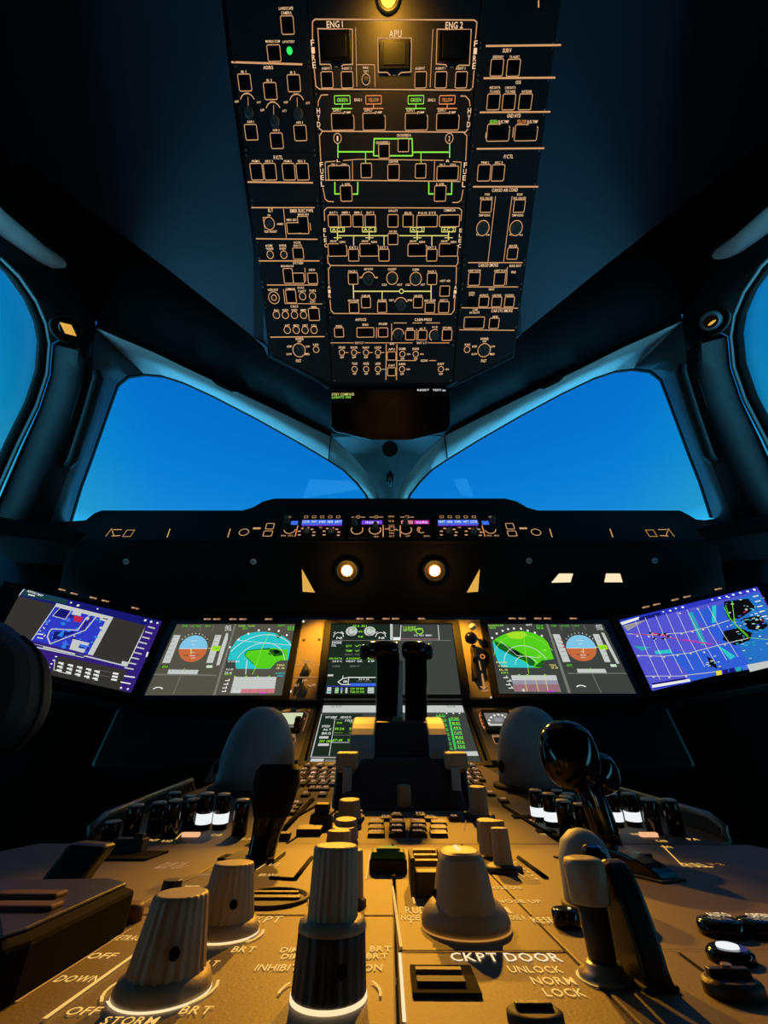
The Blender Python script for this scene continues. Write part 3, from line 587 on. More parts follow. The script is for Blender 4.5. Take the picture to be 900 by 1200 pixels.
# things mounted on the shell
t_m = [None]
for s in (0, 1):
    f = mir if s else (lambda p: p)
    axis = f(((CAM+V((0,.1,-.1)))-PW(80,385,.1)).normalized())
    pp = (PS(80,385,.03)+(CAM-PS(80,385,.03))  .normalized()*.075)
    base = f(pp)
    z = V(axis); x = V((0,0,1)).cross(z).normalized(); y = z.cross(x)
    M = Matrix(((x.x,y.x,z.x,0),(x.y,y.y,z.y,0),(x.z,y.z,z.z,0),(0,0,0,1))); M.translation = base
    t = thing('reading_light', ('ring shaped reading light on the right window pillar, dim crescent inside' if s else 'round reading light on the left window pillar glowing with an amber diamond'), 'light', M, 'pillar reading lights')
    r = .036
    mb = MB(); mb.lathe([(r*1.15,-.05),(r*1.15,-.006),(r*.98,.002),(r*.84,-.002),(r*.8,-.012)], n=36, m='pillar'); obj('socket', mb, t)
    mb = MB(); mb.ell((0,0,-.008), (r*.72,r*.72,r*.5), 'blackgloss' if not s else 'dome', 24, 12); obj('swivel_ball', mb, t)
    mb = MB()
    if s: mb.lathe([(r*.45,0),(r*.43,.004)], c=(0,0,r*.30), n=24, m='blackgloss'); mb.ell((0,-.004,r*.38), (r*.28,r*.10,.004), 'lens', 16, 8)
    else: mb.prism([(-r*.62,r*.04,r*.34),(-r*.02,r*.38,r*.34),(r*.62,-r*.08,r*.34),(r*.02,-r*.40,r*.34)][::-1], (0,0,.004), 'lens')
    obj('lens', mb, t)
    # grab handle
    c0, c1 = PW(112,436,IN-.0), PW(78,545,IN-.0)
    o0 = (c0+c1)/2; t = thing('grab_handle', 'long moulded grab handle on the %s windscreen pillar' % ('right' if s else 'left'), 'handle', T(f(o0)), 'pillar grab handles')
    up = (NW*.7+NS*.7).normalized()
    L_ = [c0+up*.005, c0*.93+c1*.07+up*.028, c0*.5+c1*.5+up*.034, c0*.07+c1*.93+up*.03, c1+up*.010]
    mb = MB(); mb.tube([f(p)-f(o0) for p in L_], [.010,.013,.013,.013,.011], 14, 'pillar'); obj('grip', mb, t)
    mb = MB(); e = f(c1+up*.012)-f(o0); dd = (f(c1)-f(c0)).normalized(); mb.tube([e, e+dd*.004], .008, 12, 'groove'); obj('end_plug', mb, t)
    mb = MB(); mb.tube([f(PW(96,452,IN)+up*.004)-f(o0), f(PW(84,490,IN)+up*.006)-f(o0), f(PW(72,525,IN)+up*.004)-f(o0)], .004, 8, 'pillar'); obj('rib', mb, t)
    # sun visor knob on the frame strip
    h0 = PW(263,453,IN+.012); t = thing('visor_latch', 'small dark brown latch tab on the %s windscreen frame' % ('right' if s else 'left'), 'latch', T(f(h0)), 'windscreen latch tabs')
    mb = MB(); dv = (PW(277,459,IN+.012)-PW(249,446,IN+.012))/2; pp_ = [h0-dv*1.1, h0-dv*.6+V((0,.004,-.01)), h0+dv*.6+V((0,.004,-.01)), h0+dv*1.1]
    mb.prism([f(p)-f(h0) for p in pp_], tuple(f(NW)*.012), 'brown'); obj('tab', mb, t, bevel=.001)
# compass ball and hook on the centre post
b0 = (hit(457,527,mid[0],V((0,-1,0))))
t = thing('eye_reference_ball', 'black ringed ball fitting at the top of the windscreen centre post', 'fitting', T(b0))
mb = MB(); mb.lathe([(.026,.03),(.026,.0),(.022,-.008),(.017,-.006)][::-1], ax=(0,-.8,-.6), n=28, m='black'); obj('bezel', mb, t)
mb = MB(); mb.ell((0,-.008,-.006), (.013,.013,.013), 'blackgloss', 20, 12); obj('ball', mb, t)
b1 = hit(457,562,mid[2]+V((0,-.006,0)),V((0,-1,0)))
t = thing('coat_hook', 'small black hooked clamp low on the windscreen centre post', 'hook', T(b1))
mb = MB(); mb.box((0,0,.008), (.026,.018,.03), 'blackgloss'); obj('base_plate', mb, t, bevel=.004)
mb = MB(); mb.tube([(0,-.008,.018),(0,-.026,.012),(0,-.028,-.008),(0,-.016,-.028),(0,-.004,-.032)], [.006,.007,.006,.005,.004], 10, 'blackgloss'); obj('hook_arm', mb, t)
# ------------------------------------------------------------------ glareshield
t = thing('glareshield', 'long black glareshield ledge under the windscreens with chamfered steps', 'dashboard', T(gfb))
SH = [(40,634),(44,613),(100,609),(110,601),(119,597.5),(284,597.5),(296,594),(308,587),(322,583.5),(592,583.5),(606,587),(618,594),(630,597.5),(797,597.5),(806,602),(816,608),(862,612),(868,634)]
pts = [GF.w(*GF.uv(*p)) for p in SH]
mb = MB(); mb.prism(local(pts, t), (0,.30,-.02), 'softblack'); obj('top_cover', mb, t, bevel=.004)
mb = MB(); u0 = [gfb+V((-.86,.0,.004)), gfb+V((.86,.0,.004)), V((.92,mtop.y+.01,mtop.z+.004)), V((-.92,mtop.y+.01,mtop.z+.004))]
mb.prism(local(u0, t), (0,.03,.05), 'softblack'); obj('underside', mb, t, bevel=.003)
for s in (0, 1):   # outboard ends that reach round to the side consoles
    f = mir if s else (lambda p: p)
    mb = MB(); e = [gfb+V((-.80,.02,.03)), gfb+V((-1.02,-.12,.02)), gfb+V((-1.02,-.12,-.03)), gfb+V((-.80,.02,-.006))]
    mb.prism([f(p)-gfb for p in e], (0,.3,-.02), 'softblack'); obj('end_wing', mb, t, bevel=.004)
d = Dr(GF, GF.uv(457,632), n=.0012)
for sgn in (1, -1):
    X = (lambda x: x) if sgn == 1 else (lambda x: 914-x)
    d.line([(X(199.5),620),(X(196),630)], 1.2, 'leg'); d.line([(X(270),620),(X(267),630)], 1.2, 'leg')
    d.rect(X(316.5),617,9,6.5,.9,'leg'); d.rect(X(314),625.5,10,6,.9,'leg'); d.ring(X(286),624,5.5,.9,'leg',0,360,20,.9); d.box(X(301),619.5,9,2,'leg')
    d.line([(X(144),629),(X(149),621.5),(X(158),621.5),(X(153),629)], .9, 'leg2', True); d.line([(X(124),629),(X(131),620),(X(134),629)], 1.1, 'leg2'); d.line([(X(131),628.5),(X(141),628)], 1.1, 'leg'); d.line([(X(133),621),(X(143),621)], 1.1, 'leg')
o = obj('lit_marking', d.mb, t, M=T(-gfb) @ GF.M(*GF.uv(457,632)))
# control units set in the face
def gunit(name, label, x0, x1, fn):
    c = GF.uv((x0+x1)/2, 617.5); th = thing(name, label, 'control panel', GF.M(*c), 'glareshield control units')
    su, sv = GF.su((x0+x1)/2, 617), GF.sv((x0+x1)/2, 617)
    mb = MB(); mb.box((0,0,.0), ((x1-x0)*su, 27*sv, .008), 'black'); obj('face_plate', mb, th, bevel=.001)
    dd = Dr(GF, c, n=.0044); fn(dd, th, c); dd.build('lit_display', th); return th
GK = MB(); GK.lathe([(.0085,0),(.0085,.004),(.0065,.006),(.006,.02),(.005,.022)], n=20, m='dknob', flute=.05, nf=10); GK = GK.mesh('rotary_knob')
def gk(th, c, x, y): u, v = GF.uv(x, y); obj('rotary_knob', GK, th, T((u-c[0], v-c[1], .004)))
def efis(sg):
    X = (lambda x: x) if sg == 1 else (lambda x: 914-x)
    def fn(d, th, c):
        for i in range(5): d.rect(X(359+i*9.4),607,4,2.4,.7,'leg2')
        d.box(X(377.5),613.2,47,5.4,'fblue'); d.box(X(377.5),616.8,47,1.2,'fviol')
        for i, w in enumerate((8,6,8,6,8)): d.text(X(359+i*9.4),612.6,w,2.6,('CSTR','WPT','VORD','NDB','ARPT')[i],'swhite')
        d.box(X(345.5),614,8,4.5,'fblue'); d.text(X(339),607,5,1.8,'BARO','leg')
        gk(th, c, X(337.5), 613); gk(th, c, X(359.5), 625); gk(th, c, X(388.5), 625)
        d.ring(X(340),621.5,6.5,1,'leg',190,360); d.line([(X(349.5),617),(X(346),630)],1.1,'lego')
        for cx, cy in ((359.5,626),(388.5,626)):
            for a in (10,45,80,120,160,200,-25):
                r = math.radians(a); d.box(X(cx)+9*math.cos(r), cy-6.2*math.sin(r), 3.4, 1.3, 'leg')
        d.text(X(357),619.5,4,1.8,'ILS','leg'); d.text(X(376),619.5,4,1.8,'VOR','lego')
        d.text(X(332.5),629,5,1.8,'IN','leg'); d.text(X(341),629,6,1.8,'HPA','leg')
    return fn
gunit('control_panel', 'left lit knob strip of the glareshield with blue white readout', 330, 405, efis(1))
gunit('control_panel', 'right lit knob strip of the glareshield with blue white readout', 509, 586, efis(-1))
def fcu(d, th, c):
    for cx, kn in ((420,416),(441,440),(477,475)):
        d.ring(cx,607,2,.7,'leg'); d.line([(cx-8,607.3),(cx-3,607.3)],1,'leg'); d.line([(cx+3,607.3),(cx+8,607.3)],1,'leg')
        d.ring(cx-1.5,622,6.8,1.1,'leg',150,390); gk(th, c, kn, 615 if cx != 441 else 620)
    d.box(436,613.5,24,4.6,'fviol'); d.box(494,613.3,17,4.2,'magenta'); d.box(477,613.3,14,4.2,'pink'); d.text(494,613.4,13,2.6,'V/S FPA','swhite'); d.text(436,613.5,16,2.6,'TRUE MACH','swhite'); d.box(415,613,3,2.4,'swhite')
    d.line([(449,616.5),(449,630.5)],1.1,'leg'); d.line([(469,617),(469,630.5)],1.1,'leg')
    for x, y, tx in ((458.5,606.5,'HDG'),(458.5,612,'VS'),(454,621,'AP1'),(459,617,'LOC'),(459,626,'TRK'),(464,622,'A'),(459,629.5,'ALT')): d.text(x,y,6.5,2.0,tx,'leg'); 
    d.rect(459,621,6,4,.6,'lego'); d.text(441,630,5,1.8,'100','leg'); d.text(478,629.5,5,1.8,'UP','leg'); d.text(500,629.5,7,1.6,'METRIC','leg')
    d.ring(494,622,5,1,'leg',120,300); d.ring(494,622,3,1.2,'lego',100,220)
gunit('autopilot_panel', 'centre lit knob unit of the glareshield with violet and magenta readouts', 409, 506, fcu)

# underside lamps and fasteners, with glowing plates standing in for reflections
uo = lambda x, y: UND.uv(x, y)
for x, lab in ((407,'left of the two blazing amber flood lamps under the glareshield'),(509,'right of the two blazing amber flood lamps under the glareshield')):
    a = uo(x, 668); th = thing('flood_lamp', lab, 'lamp', UND.M(*a), 'glareshield flood lamps'); s_ = UND.su(x, 668)
    r = 12*s_
    mb = MB(); mb.lathe([(r*1.15,0),(r*1.15,.006),(r*1.0,.009),(r*.9,.007)], n=32, m='black'); obj('housing', mb, th)
    mb = MB(); mb.lathe([(r*.8,.0065),(r*.45,.0075)], n=32, m='lampring'); obj('reflector', mb, th)
    mb = MB(); mb.ell((0,0,.008), (r*.5,r*.5,.004), 'lamp', 24, 10); obj('bulb', mb, th)
def quad(name, lab, cat, fr, pts, m, th_=.003, grp=None, part='plate', base=.0):
    c = fr.uv(sum(p[0] for p in pts)/len(pts), sum(p[1] for p in pts)/len(pts)); t = thing(name, lab, cat, fr.M(*c), grp)
    P = [fr.uv(*p) for p in pts]; P = [(a-c[0], b-c[1], base) for a, b in P]
    if V((0,0,1)).dot((V(P[1])-V(P[0])).cross(V(P[2])-V(P[1]))) > 0: P = P[::-1]
    mb = MB(); mb.prism(P[::1], (0,0,th_), m); obj(part, mb, t); return t, c
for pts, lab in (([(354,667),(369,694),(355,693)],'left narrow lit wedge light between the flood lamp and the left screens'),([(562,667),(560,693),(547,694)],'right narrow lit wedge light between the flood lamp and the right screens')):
    t, c = quad('wedge_reflection', lab, 'light', UND, pts, 'lens', .002, 'wedge lights', 'glow_plate', .001)  # emissive wedge paints a triangular reflection on the underside
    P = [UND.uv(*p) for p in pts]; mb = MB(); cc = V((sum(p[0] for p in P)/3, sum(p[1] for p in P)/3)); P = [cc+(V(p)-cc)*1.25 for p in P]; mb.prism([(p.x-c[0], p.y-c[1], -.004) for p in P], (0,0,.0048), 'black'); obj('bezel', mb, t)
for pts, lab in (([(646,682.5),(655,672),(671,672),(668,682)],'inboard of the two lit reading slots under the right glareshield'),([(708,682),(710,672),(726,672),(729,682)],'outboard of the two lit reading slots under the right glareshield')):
    t, c = quad('slot_reflection', lab, 'light', UND, pts, 'warm', .002, 'right slot lights', 'glow_plate', .001)  # emissive plate paints a reflected patch of light
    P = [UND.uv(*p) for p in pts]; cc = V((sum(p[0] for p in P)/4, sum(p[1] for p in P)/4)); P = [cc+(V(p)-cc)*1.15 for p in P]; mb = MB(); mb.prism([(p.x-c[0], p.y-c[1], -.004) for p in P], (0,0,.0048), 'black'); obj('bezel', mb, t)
SCRW = MB(); SCRW.lathe([(.008,0),(.008,.002),(.006,.004)], n=16, m='whiteplastic'); SCRW.box((0,0,.0042), (.010,.0015,.0006), 'groove'); SCRW = SCRW.mesh('fastener')
for x, y, lab in ((148,658,'leftmost'),(297,658,'second from left'),(620,657,'second from right'),(767,657,'rightmost')):
    o = obj('fastener', SCRW, None, UND.M(*uo(x, y))); tag(o, lab+' of the pale round fasteners on the dark glareshield underside', 'fastener', 'glareshield underside fasteners')

# ------------------------------------------------------------------ main instrument panel and screens
t = thing('instrument_panel', 'black main instrument panel carrying the row of flight displays', 'dashboard', MAIN.M(*MAIN.uv(457,770)))
c = MAIN.uv(457,770); ca = MAIN.uv(190,727); cb = MAIN.uv(724,727); 
pts = [MAIN.uv(*p) for p in ((196,723),(718,723),(752,822),(162,822))]
mb = MB(); mb.prism([(a-c[0], b-c[1], -.010) for a, b in pts], (0,0,-.03), 'black'); obj('panel_plate', mb, t, bevel=.003)
mb = MB(); b0 = LOW.w(*LOW.uv(457,826)); mb.box((0,-.165,-.10), (1.3,.13,.13), 'black'); 
obj('knee_panel', mb, t, bevel=.01)
for s in (0, 1):
    f = EFR if s else EFL
    P = [f.w(*f.uv(*( (p[0] if not s else 914-p[0]), p[1]))) - f.N*.012 for p in ((2,676),(200,722),(160,826),(-60,785))]
    mb = MB(); Mi = t.matrix_world.inverted(); q_ = [Mi @ p for p in P]; n_ = Mi.to_3x3() @ (-f.N*.04); mb.prism(q_, tuple(n_), 'black'); obj('outboard_plate', mb, t, bevel=.004)
def screen(fr, cor, label, draw, bg='sgrey', grow=6, name='flight_display', legs=None):
    c = fr.uv(sum(p[0] for p in cor)/4, sum(p[1] for p in cor)/4); th = thing(name, label, 'screen', fr.M(*c), 'cockpit display screens')
    P = [V(fr.uv(*p)) - V(c) for p in cor]
    mid_ = V((0, 0)); Q = [p*(1+.022/p.length) for p in P]
    mb = MB(); mb.prism([(p.x, p.y, -.004) for p in Q], (0,0,-.025), 'black')
    n = 4; o_ = [(p.x, p.y, -.004) for p in Q]; o2 = [(p.x*.995, p.y*.995, .003) for p in Q]; i2 = [(p.x*1.01, p.y*1.01, .003) for p in P]; i1 = [(p.x, p.y, .0002) for p in P]
    vs = o_+o2+i2+i1; mb.add(vs, [(k*4+i, k*4+(i+1) % 4, (k+1)*4+(i+1) % 4, (k+1)*4+i) for k in range(3) for i in range(4)], 'black'); obj('bezel', mb, th)
    d = Dr(fr, c, n=.0003); d.poly(cor, bg); draw(d); d.build('screen_image', th)
    if legs:
        dd = Dr(fr, c, n=.0034)
        for (x, y, w) in legs: dd.text(x, y, w, 1.9, 'MENU', 'keyleg')
        dd.build('lit_legend', th)
    return th
def pfd(d, ox, fl):
    # flight display: artificial horizon with tapes; coordinates in the left picture's crop, mirrored side gets its own crop
    d.crop(*ox)
def txts(d, L, m):
    for x, y, w, h, t in L: d.text(x, y, w, h, t, m)
def draw_left(d):
    d.crop(160,710,4.0909)
    d.poly([(470,88),(478,88),(378,430),(366,430)], 'mid'); d.poly([(85,326),(382,330),(382,336),(83,332)], 'mid'); d.line([(212,335),(175,426)],4,'mid')
    for x in (258,312,370,430): d.line([(x,92),(x-9,122)],2.5,'mid')
    txts(d, [(232,97,30,9,'THR'),(285,97,44,9,'ALT CRZ'),(343,97,26,9,'NAV')], 'sgreen'); txts(d, [(440,98,26,8,'AP1'),(440,107,26,8,'FD2'),(440,116,30,8,'A/THR')], 'swhite')
    d.poly([(180,140),(212,141),(160,274),(123,274)],'tape'); d.poly([(378,140),(408,140),(366,274),(334,274)],'tape'); d.poly([(430,130),(440,132),(438,160),(398,284),(382,286),(405,200)],'tape')
    for i in range(6):
        y = 150+i*21; d.line([(175-(y-140)*.33,y),(196-(y-140)*.33,y)],2,'mid'); d.line([(382-(y-140)*.3,y),(394-(y-140)*.3,y)],2,'mid')
    H = []
    for i in range(24):
        a = 2*PI*i/24; H.append((272+70*math.cos(a)-22*math.sin(a)*-1*.45, 210-62*math.sin(a)))
    H = [(290+62*math.cos(2*PI*i/28)-0, 0) for i in range(0)] or [(272+(68*math.cos(2*PI*i/28))+ (12*math.sin(2*PI*i/28)), 206-64*math.sin(2*PI*i/28)) for i in range(28)]
    d.poly(H, 'sky'); d.poly([H[i] for i in range(14, 29-1)]+[H[0]], 'earth')
    d.line([H[14], H[0]], 2, 'swhite')
    for i in range(3, 12): a = 2*PI*i/28; d.line([(272+74*math.cos(a)+12*math.sin(a),206-70*math.sin(a)),(272+80*math.cos(a)+13*math.sin(a),206-76*math.sin(a))],2.5,'swhite')
    for dy, w in ((-36,30),(-20,16),(18,16),(34,34),(45,20)): d.line([(272-w/2,206+dy),(272+w/2,206+dy)],2,'swhite')
    d.line([(228,238),(246,238),(246,243)],3,'sblack'); d.line([(300,238),(284,238),(284,243)],3,'sblack'); d.line([(262,205),(262,232)],4,'legy')
    d.box(382,205,38,24,'ygreen'); d.text(382,205,28,12,'360','sgreen'); d.line([(345,204),(362,204)],3,'legy'); d.box(135,292,34,16,'sblack'); d.text(135,292,30,11,'.850','lime'); d.box(350,292,28,12,'swhite'); d.text(350,292,22,9,'STD','sgreen')
    d.poly([(155,306),(298,308),(292,329),(148,327)],'tape'); d.line([(230,300),(227,328)],2,'lime'); 
    for i in range(6): d.line([(168+i*22,309),(166+i*22,317)],1.8,'mid')
    for y_ in (165,185,205): d.text(203-(y_-140)*.3,y_,8,6,'-','sred')
    d.disc(103,400,24,'swhite',asp=.45,a0=0,a1=180); d.disc(103,400,16,'sgrey',asp=.4,a0=0,a1=180)
    # navigation display
    N = [(478,168),(500,148),(530,134),(570,127),(615,125),(660,131),(700,144),(738,172),(742,185),(727,262),(690,262),(672,270),(655,288),(640,303),(480,303),(474,285),(433,276),(452,210)]
    d.poly(N, 'cyan'); d.poly([(518,236),(530,216),(556,212),(600,208),(660,203),(700,210),(727,208),(722,262),(690,262),(672,270),(655,288),(640,302),(578,302),(560,280),(538,256)],'sgreen')
    d.poly([(640,210),(668,208),(706,222),(700,238),(660,244),(632,232)],'dgreen'); d.poly([(655,215),(680,213),(690,226),(664,232)],'sblack'); d.poly([(600,206),(640,204),(640,210),(602,212)],'dgreen')
    d.line([(519,236),(531,217),(556,213),(640,205)],4,'dgreen'); d.line([(522,240),(540,258),(562,282)],3,'dgreen'); d.poly([(665,140),(698,140),(680,160)],'dgreen')
    def arc(cx, cy, r, a0, a1, w, m='swhite', k=12):
        d.line([(cx+r*math.cos(math.radians(a0+(a1-a0)*i/k))+ .28*r*math.sin(math.radians(a0+(a1-a0)*i/k)), cy-r*.93*math.sin(math.radians(a0+(a1-a0)*i/k))) for i in range(k+1)], w, m)
    arc(580,302,175,18,150,2.5); arc(585,290,120,15,160,2.2); arc(580,290,80,20,155,1.8,'lime')
    for i in range(9): a = math.radians(28+i*15); d.box(580+186*math.cos(a)+50*math.sin(a), 296-182*math.sin(a), 9, 9, 'swhite')
    d.line([(638,130),(600,210),(570,300),(556,330)],2.5,'lime'); d.line([(480,165),(620,180),(742,190)],1.6,'swhite')
    txts(d, [(507,98,34,9,'GS482'),(550,98,34,9,'TAS490')], 'lime'); d.text(520,110,24,9,'281/35','sgreen'); txts(d, [(696,96,34,9,'WPT'),(740,104,34,12,'324'),(742,114,34,9,'86')], 'sgreen')
    d.poly([(432,262),(476,262),(474,300),(425,300)],'sgrey2'); txts(d, [(465,268,56,8,'VOR1'),(448,306,34,8,'ILS 110'),(440,322,34,8,'21.4')], 'swhite'); d.text(440,329,34,8,'GPS','lime'); txts(d, [(692,286,40,9,'TERR'),(690,300,40,8,'33')], 'legy'); d.text(688,325,44,9,'ADF2','cyan')
    d.line([(530,262),(524,330)],3,'swhite')
    # vertical profile
    d.poly([(470,342),(672,342),(660,420),(450,420)],'tape'); d.poly([(505,400),(664,398),(660,420),(498,420)],'pink'); 
    for x in (545,586,628): d.line([(x,400),(x-3,420)],3,'pinkd')
    for x, y in ((437,360),(430,378),(424,395),(420,412)): d.box(x, y, 22, 4, 'swhite'); d.box(x+8, y-5, 4, 8, 'swhite')
    for i in range(4): d.disc(472+i*55,341,4,'lime')
    d.box(606,420,22,7,'magenta'); d.box(690,338,26,6,'teal'); d.text(480,410,30,6,'360','swhite')
CL = [(207.7,731.5),(345.8,731.5),(330,815),(169.5,815)]
lg = lambda L, y, w=8: [(x, y, w) for x in L]
screen(MAIN, CL, 'left inner flight display, horizon ball beside a turquoise and green map', draw_left, 'sgrey', legs=lg((243.5,254.5,273.5,285,315),726.3))
def draw_right(d):
    d.crop(540,710,4.0909)
    d.poly([(408,88),(418,88),(528,418),(514,418)],'mid'); d.line([(510,324),(806,324)],4,'mid'); d.line([(630,328),(672,416)],4,'mid')
    for x in (473,532,588,640): d.line([(x,92),(x+12,118)],2.5,'mid')
    txts(d, [(445,96,26,8,'THR'),(500,96,42,8,'ALT CRZ'),(556,96,26,8,'NAV')],'sgreen'); txts(d, [(660,94,28,8,'AP1'),(664,103,28,8,'FD2'),(668,112,30,8,'A/THR')],'swhite')
    d.poly([(440,136),(473,137),(525,268),(490,270)],'tape'); d.poly([(632,136),(662,136),(718,270),(690,270)],'tape'); d.poly([(672,128),(686,130),(760,276),(748,278),(706,200)],'tape')
    for i in range(5): y = 160+i*20; d.line([(452+(y-140)*.36,y),(470+(y-140)*.36,y)],2,'mid'); d.line([(650+(y-140)*.4,y),(662+(y-140)*.4,y)],2,'mid')
    H = [(577+(72*math.cos(2*PI*i/28))-(12*math.sin(2*PI*i/28)), 203-63*math.sin(2*PI*i/28)) for i in range(28)]
    d.poly(H, 'sky'); d.poly([H[i] for i in range(14, 28)]+[H[0]], 'earth'); d.line([H[14],H[0]],2,'swhite')
    for i in range(3, 12): a = 2*PI*i/28; d.line([(577+78*math.cos(a)-12*math.sin(a),203-69*math.sin(a)),(577+85*math.cos(a)-13*math.sin(a),203-75*math.sin(a))],2.5,'swhite')
    for dy, w in ((-36,30),(-20,16),(18,16),(34,34),(45,22)): d.line([(577-w/2+dy*.2,203+dy),(577+w/2+dy*.2,203+dy)],2,'swhite')
    d.line([(585,205),(588,228)],4,'legy'); d.line([(552,234),(568,234),(569,240)],3,'sblack'); d.line([(618,234),(604,234),(604,240)],3,'sblack')
    d.box(681,199,40,22,'ygreen'); d.text(681,199,28,11,'360','sgreen'); d.line([(640,199),(658,199)],3,'legy'); d.text(518,285,28,11,'.850','sgreen'); d.box(731,287,28,12,'swhite'); d.text(731,287,22,9,'STD','sgreen')
    d.poly([(555,303),(690,303),(700,322),(560,322)],'tape'); d.line([(620,296),(626,322)],2,'lime')
    for x, y in ((482,165),(488,185),(494,199)): d.box(x, y, 8, 6, 'sred')
    d.disc(577,390,24,'swhite',asp=.42,a0=0,a1=180); d.disc(577,390,15,'sgrey',asp=.4,a0=0,a1=180)
    N = [(152,172),(170,156),(205,138),(250,124),(300,122),(350,132),(395,154),(418,178),(446,256),(400,262),(392,278),(386,298),(200,296),(176,270),(160,215)]
    d.poly(N,'sgreen'); d.poly([(215,136),(250,125),(300,124),(318,140),(290,160),(240,158)],'ygreen')
    d.poly([(152,172),(168,188),(190,206),(222,224),(262,246),(300,268),(345,290),(350,297),(200,296),(176,270),(160,215)],'cyan')
    d.poly([(160,166),(178,176),(212,188),(262,212),(306,238),(335,252),(356,272),(348,290),(300,262),(258,246),(220,226),(185,208),(166,188)],'dgreen'); d.poly([(240,212),(262,214),(285,232),(262,240),(240,226)],'sblack'); d.poly([(312,268),(345,266),(352,286),(330,288)],'dgreen')
    d.poly([(352,292),(390,262),(402,262),(388,298)],'dgreen')
    def arc(cx, cy, r, a0, a1, w, m='swhite', k=12):
        d.line([(cx+r*math.cos(math.radians(a0+(a1-a0)*i/k))-.25*r*math.sin(math.radians(a0+(a1-a0)*i/k)), cy-r*.93*math.sin(math.radians(a0+(a1-a0)*i/k))) for i in range(k+1)], w, m)
    arc(322,290,160,30,160,2.2,'lime'); arc(318,292,108,20,168,2.2); arc(318,294,56,20,168,2.0)
    for x, y in ((150,155),(172,134),(200,121),(226,113),(254,110),(288,111),(320,120),(355,130),(388,145)): d.box(x, y, 9, 9, 'swhite')
    d.line([(300,122),(306,200),(325,325)],2.5,'lime'); d.line([(190,170),(270,240),(380,250)],1.6,'swhite'); d.box(378,242,16,7,'lime'); d.box(402,214,16,7,'lime')
    txts(d, [(150,96,38,9,'GS482'),(184,95,38,9,'TAS490')],'lime'); d.text(152,107,28,8,'281/35','lime'); txts(d, [(326,93,30,9,'WPT')],'swhite'); txts(d, [(376,97,34,9,'324'),(380,108,34,9,'86')],'sgreen')
    txts(d, [(195,272,52,9,'RANGE'),(200,290,46,9,'VOR1'),(205,308,40,8,'ILS'),(440,286,34,9,'TERR'),(448,298,34,8,'33')],'legy'); d.text(210,322,34,8,'GPS','lime')
    d.poly([(240,334),(455,334),(480,414),(256,412)],'lilac'); d.poly([(250,378),(468,378),(478,414),(256,412)],'pinkd'); d.poly([(240,334),(455,334),(462,358),(246,358)],'tape')
    for x in (305,358,405): d.line([(x-5,336),(x+14,412)],2.5,'legy')
    for x in (280,320,403): d.disc(x,334,5,'lime')
    for x, y in ((215,346),(232,362),(228,380),(240,396)): d.box(x, y, 24, 4, 'swhite'); d.box(x+4, y-5, 4, 9, 'swhite')
    d.box(428,411,24,8,'magenta'); d.box(300,406,14,12,'tape')
screen(MAIN, [(914-345.8+3,731.5),(914-207.7,731.5),(914-168.5,813),(914-330+1,813)], 'right inner flight display, green and turquoise map beside a horizon ball', draw_right, 'sgrey2', legs=lg((600,611.5,630,641,671.5),725.5))
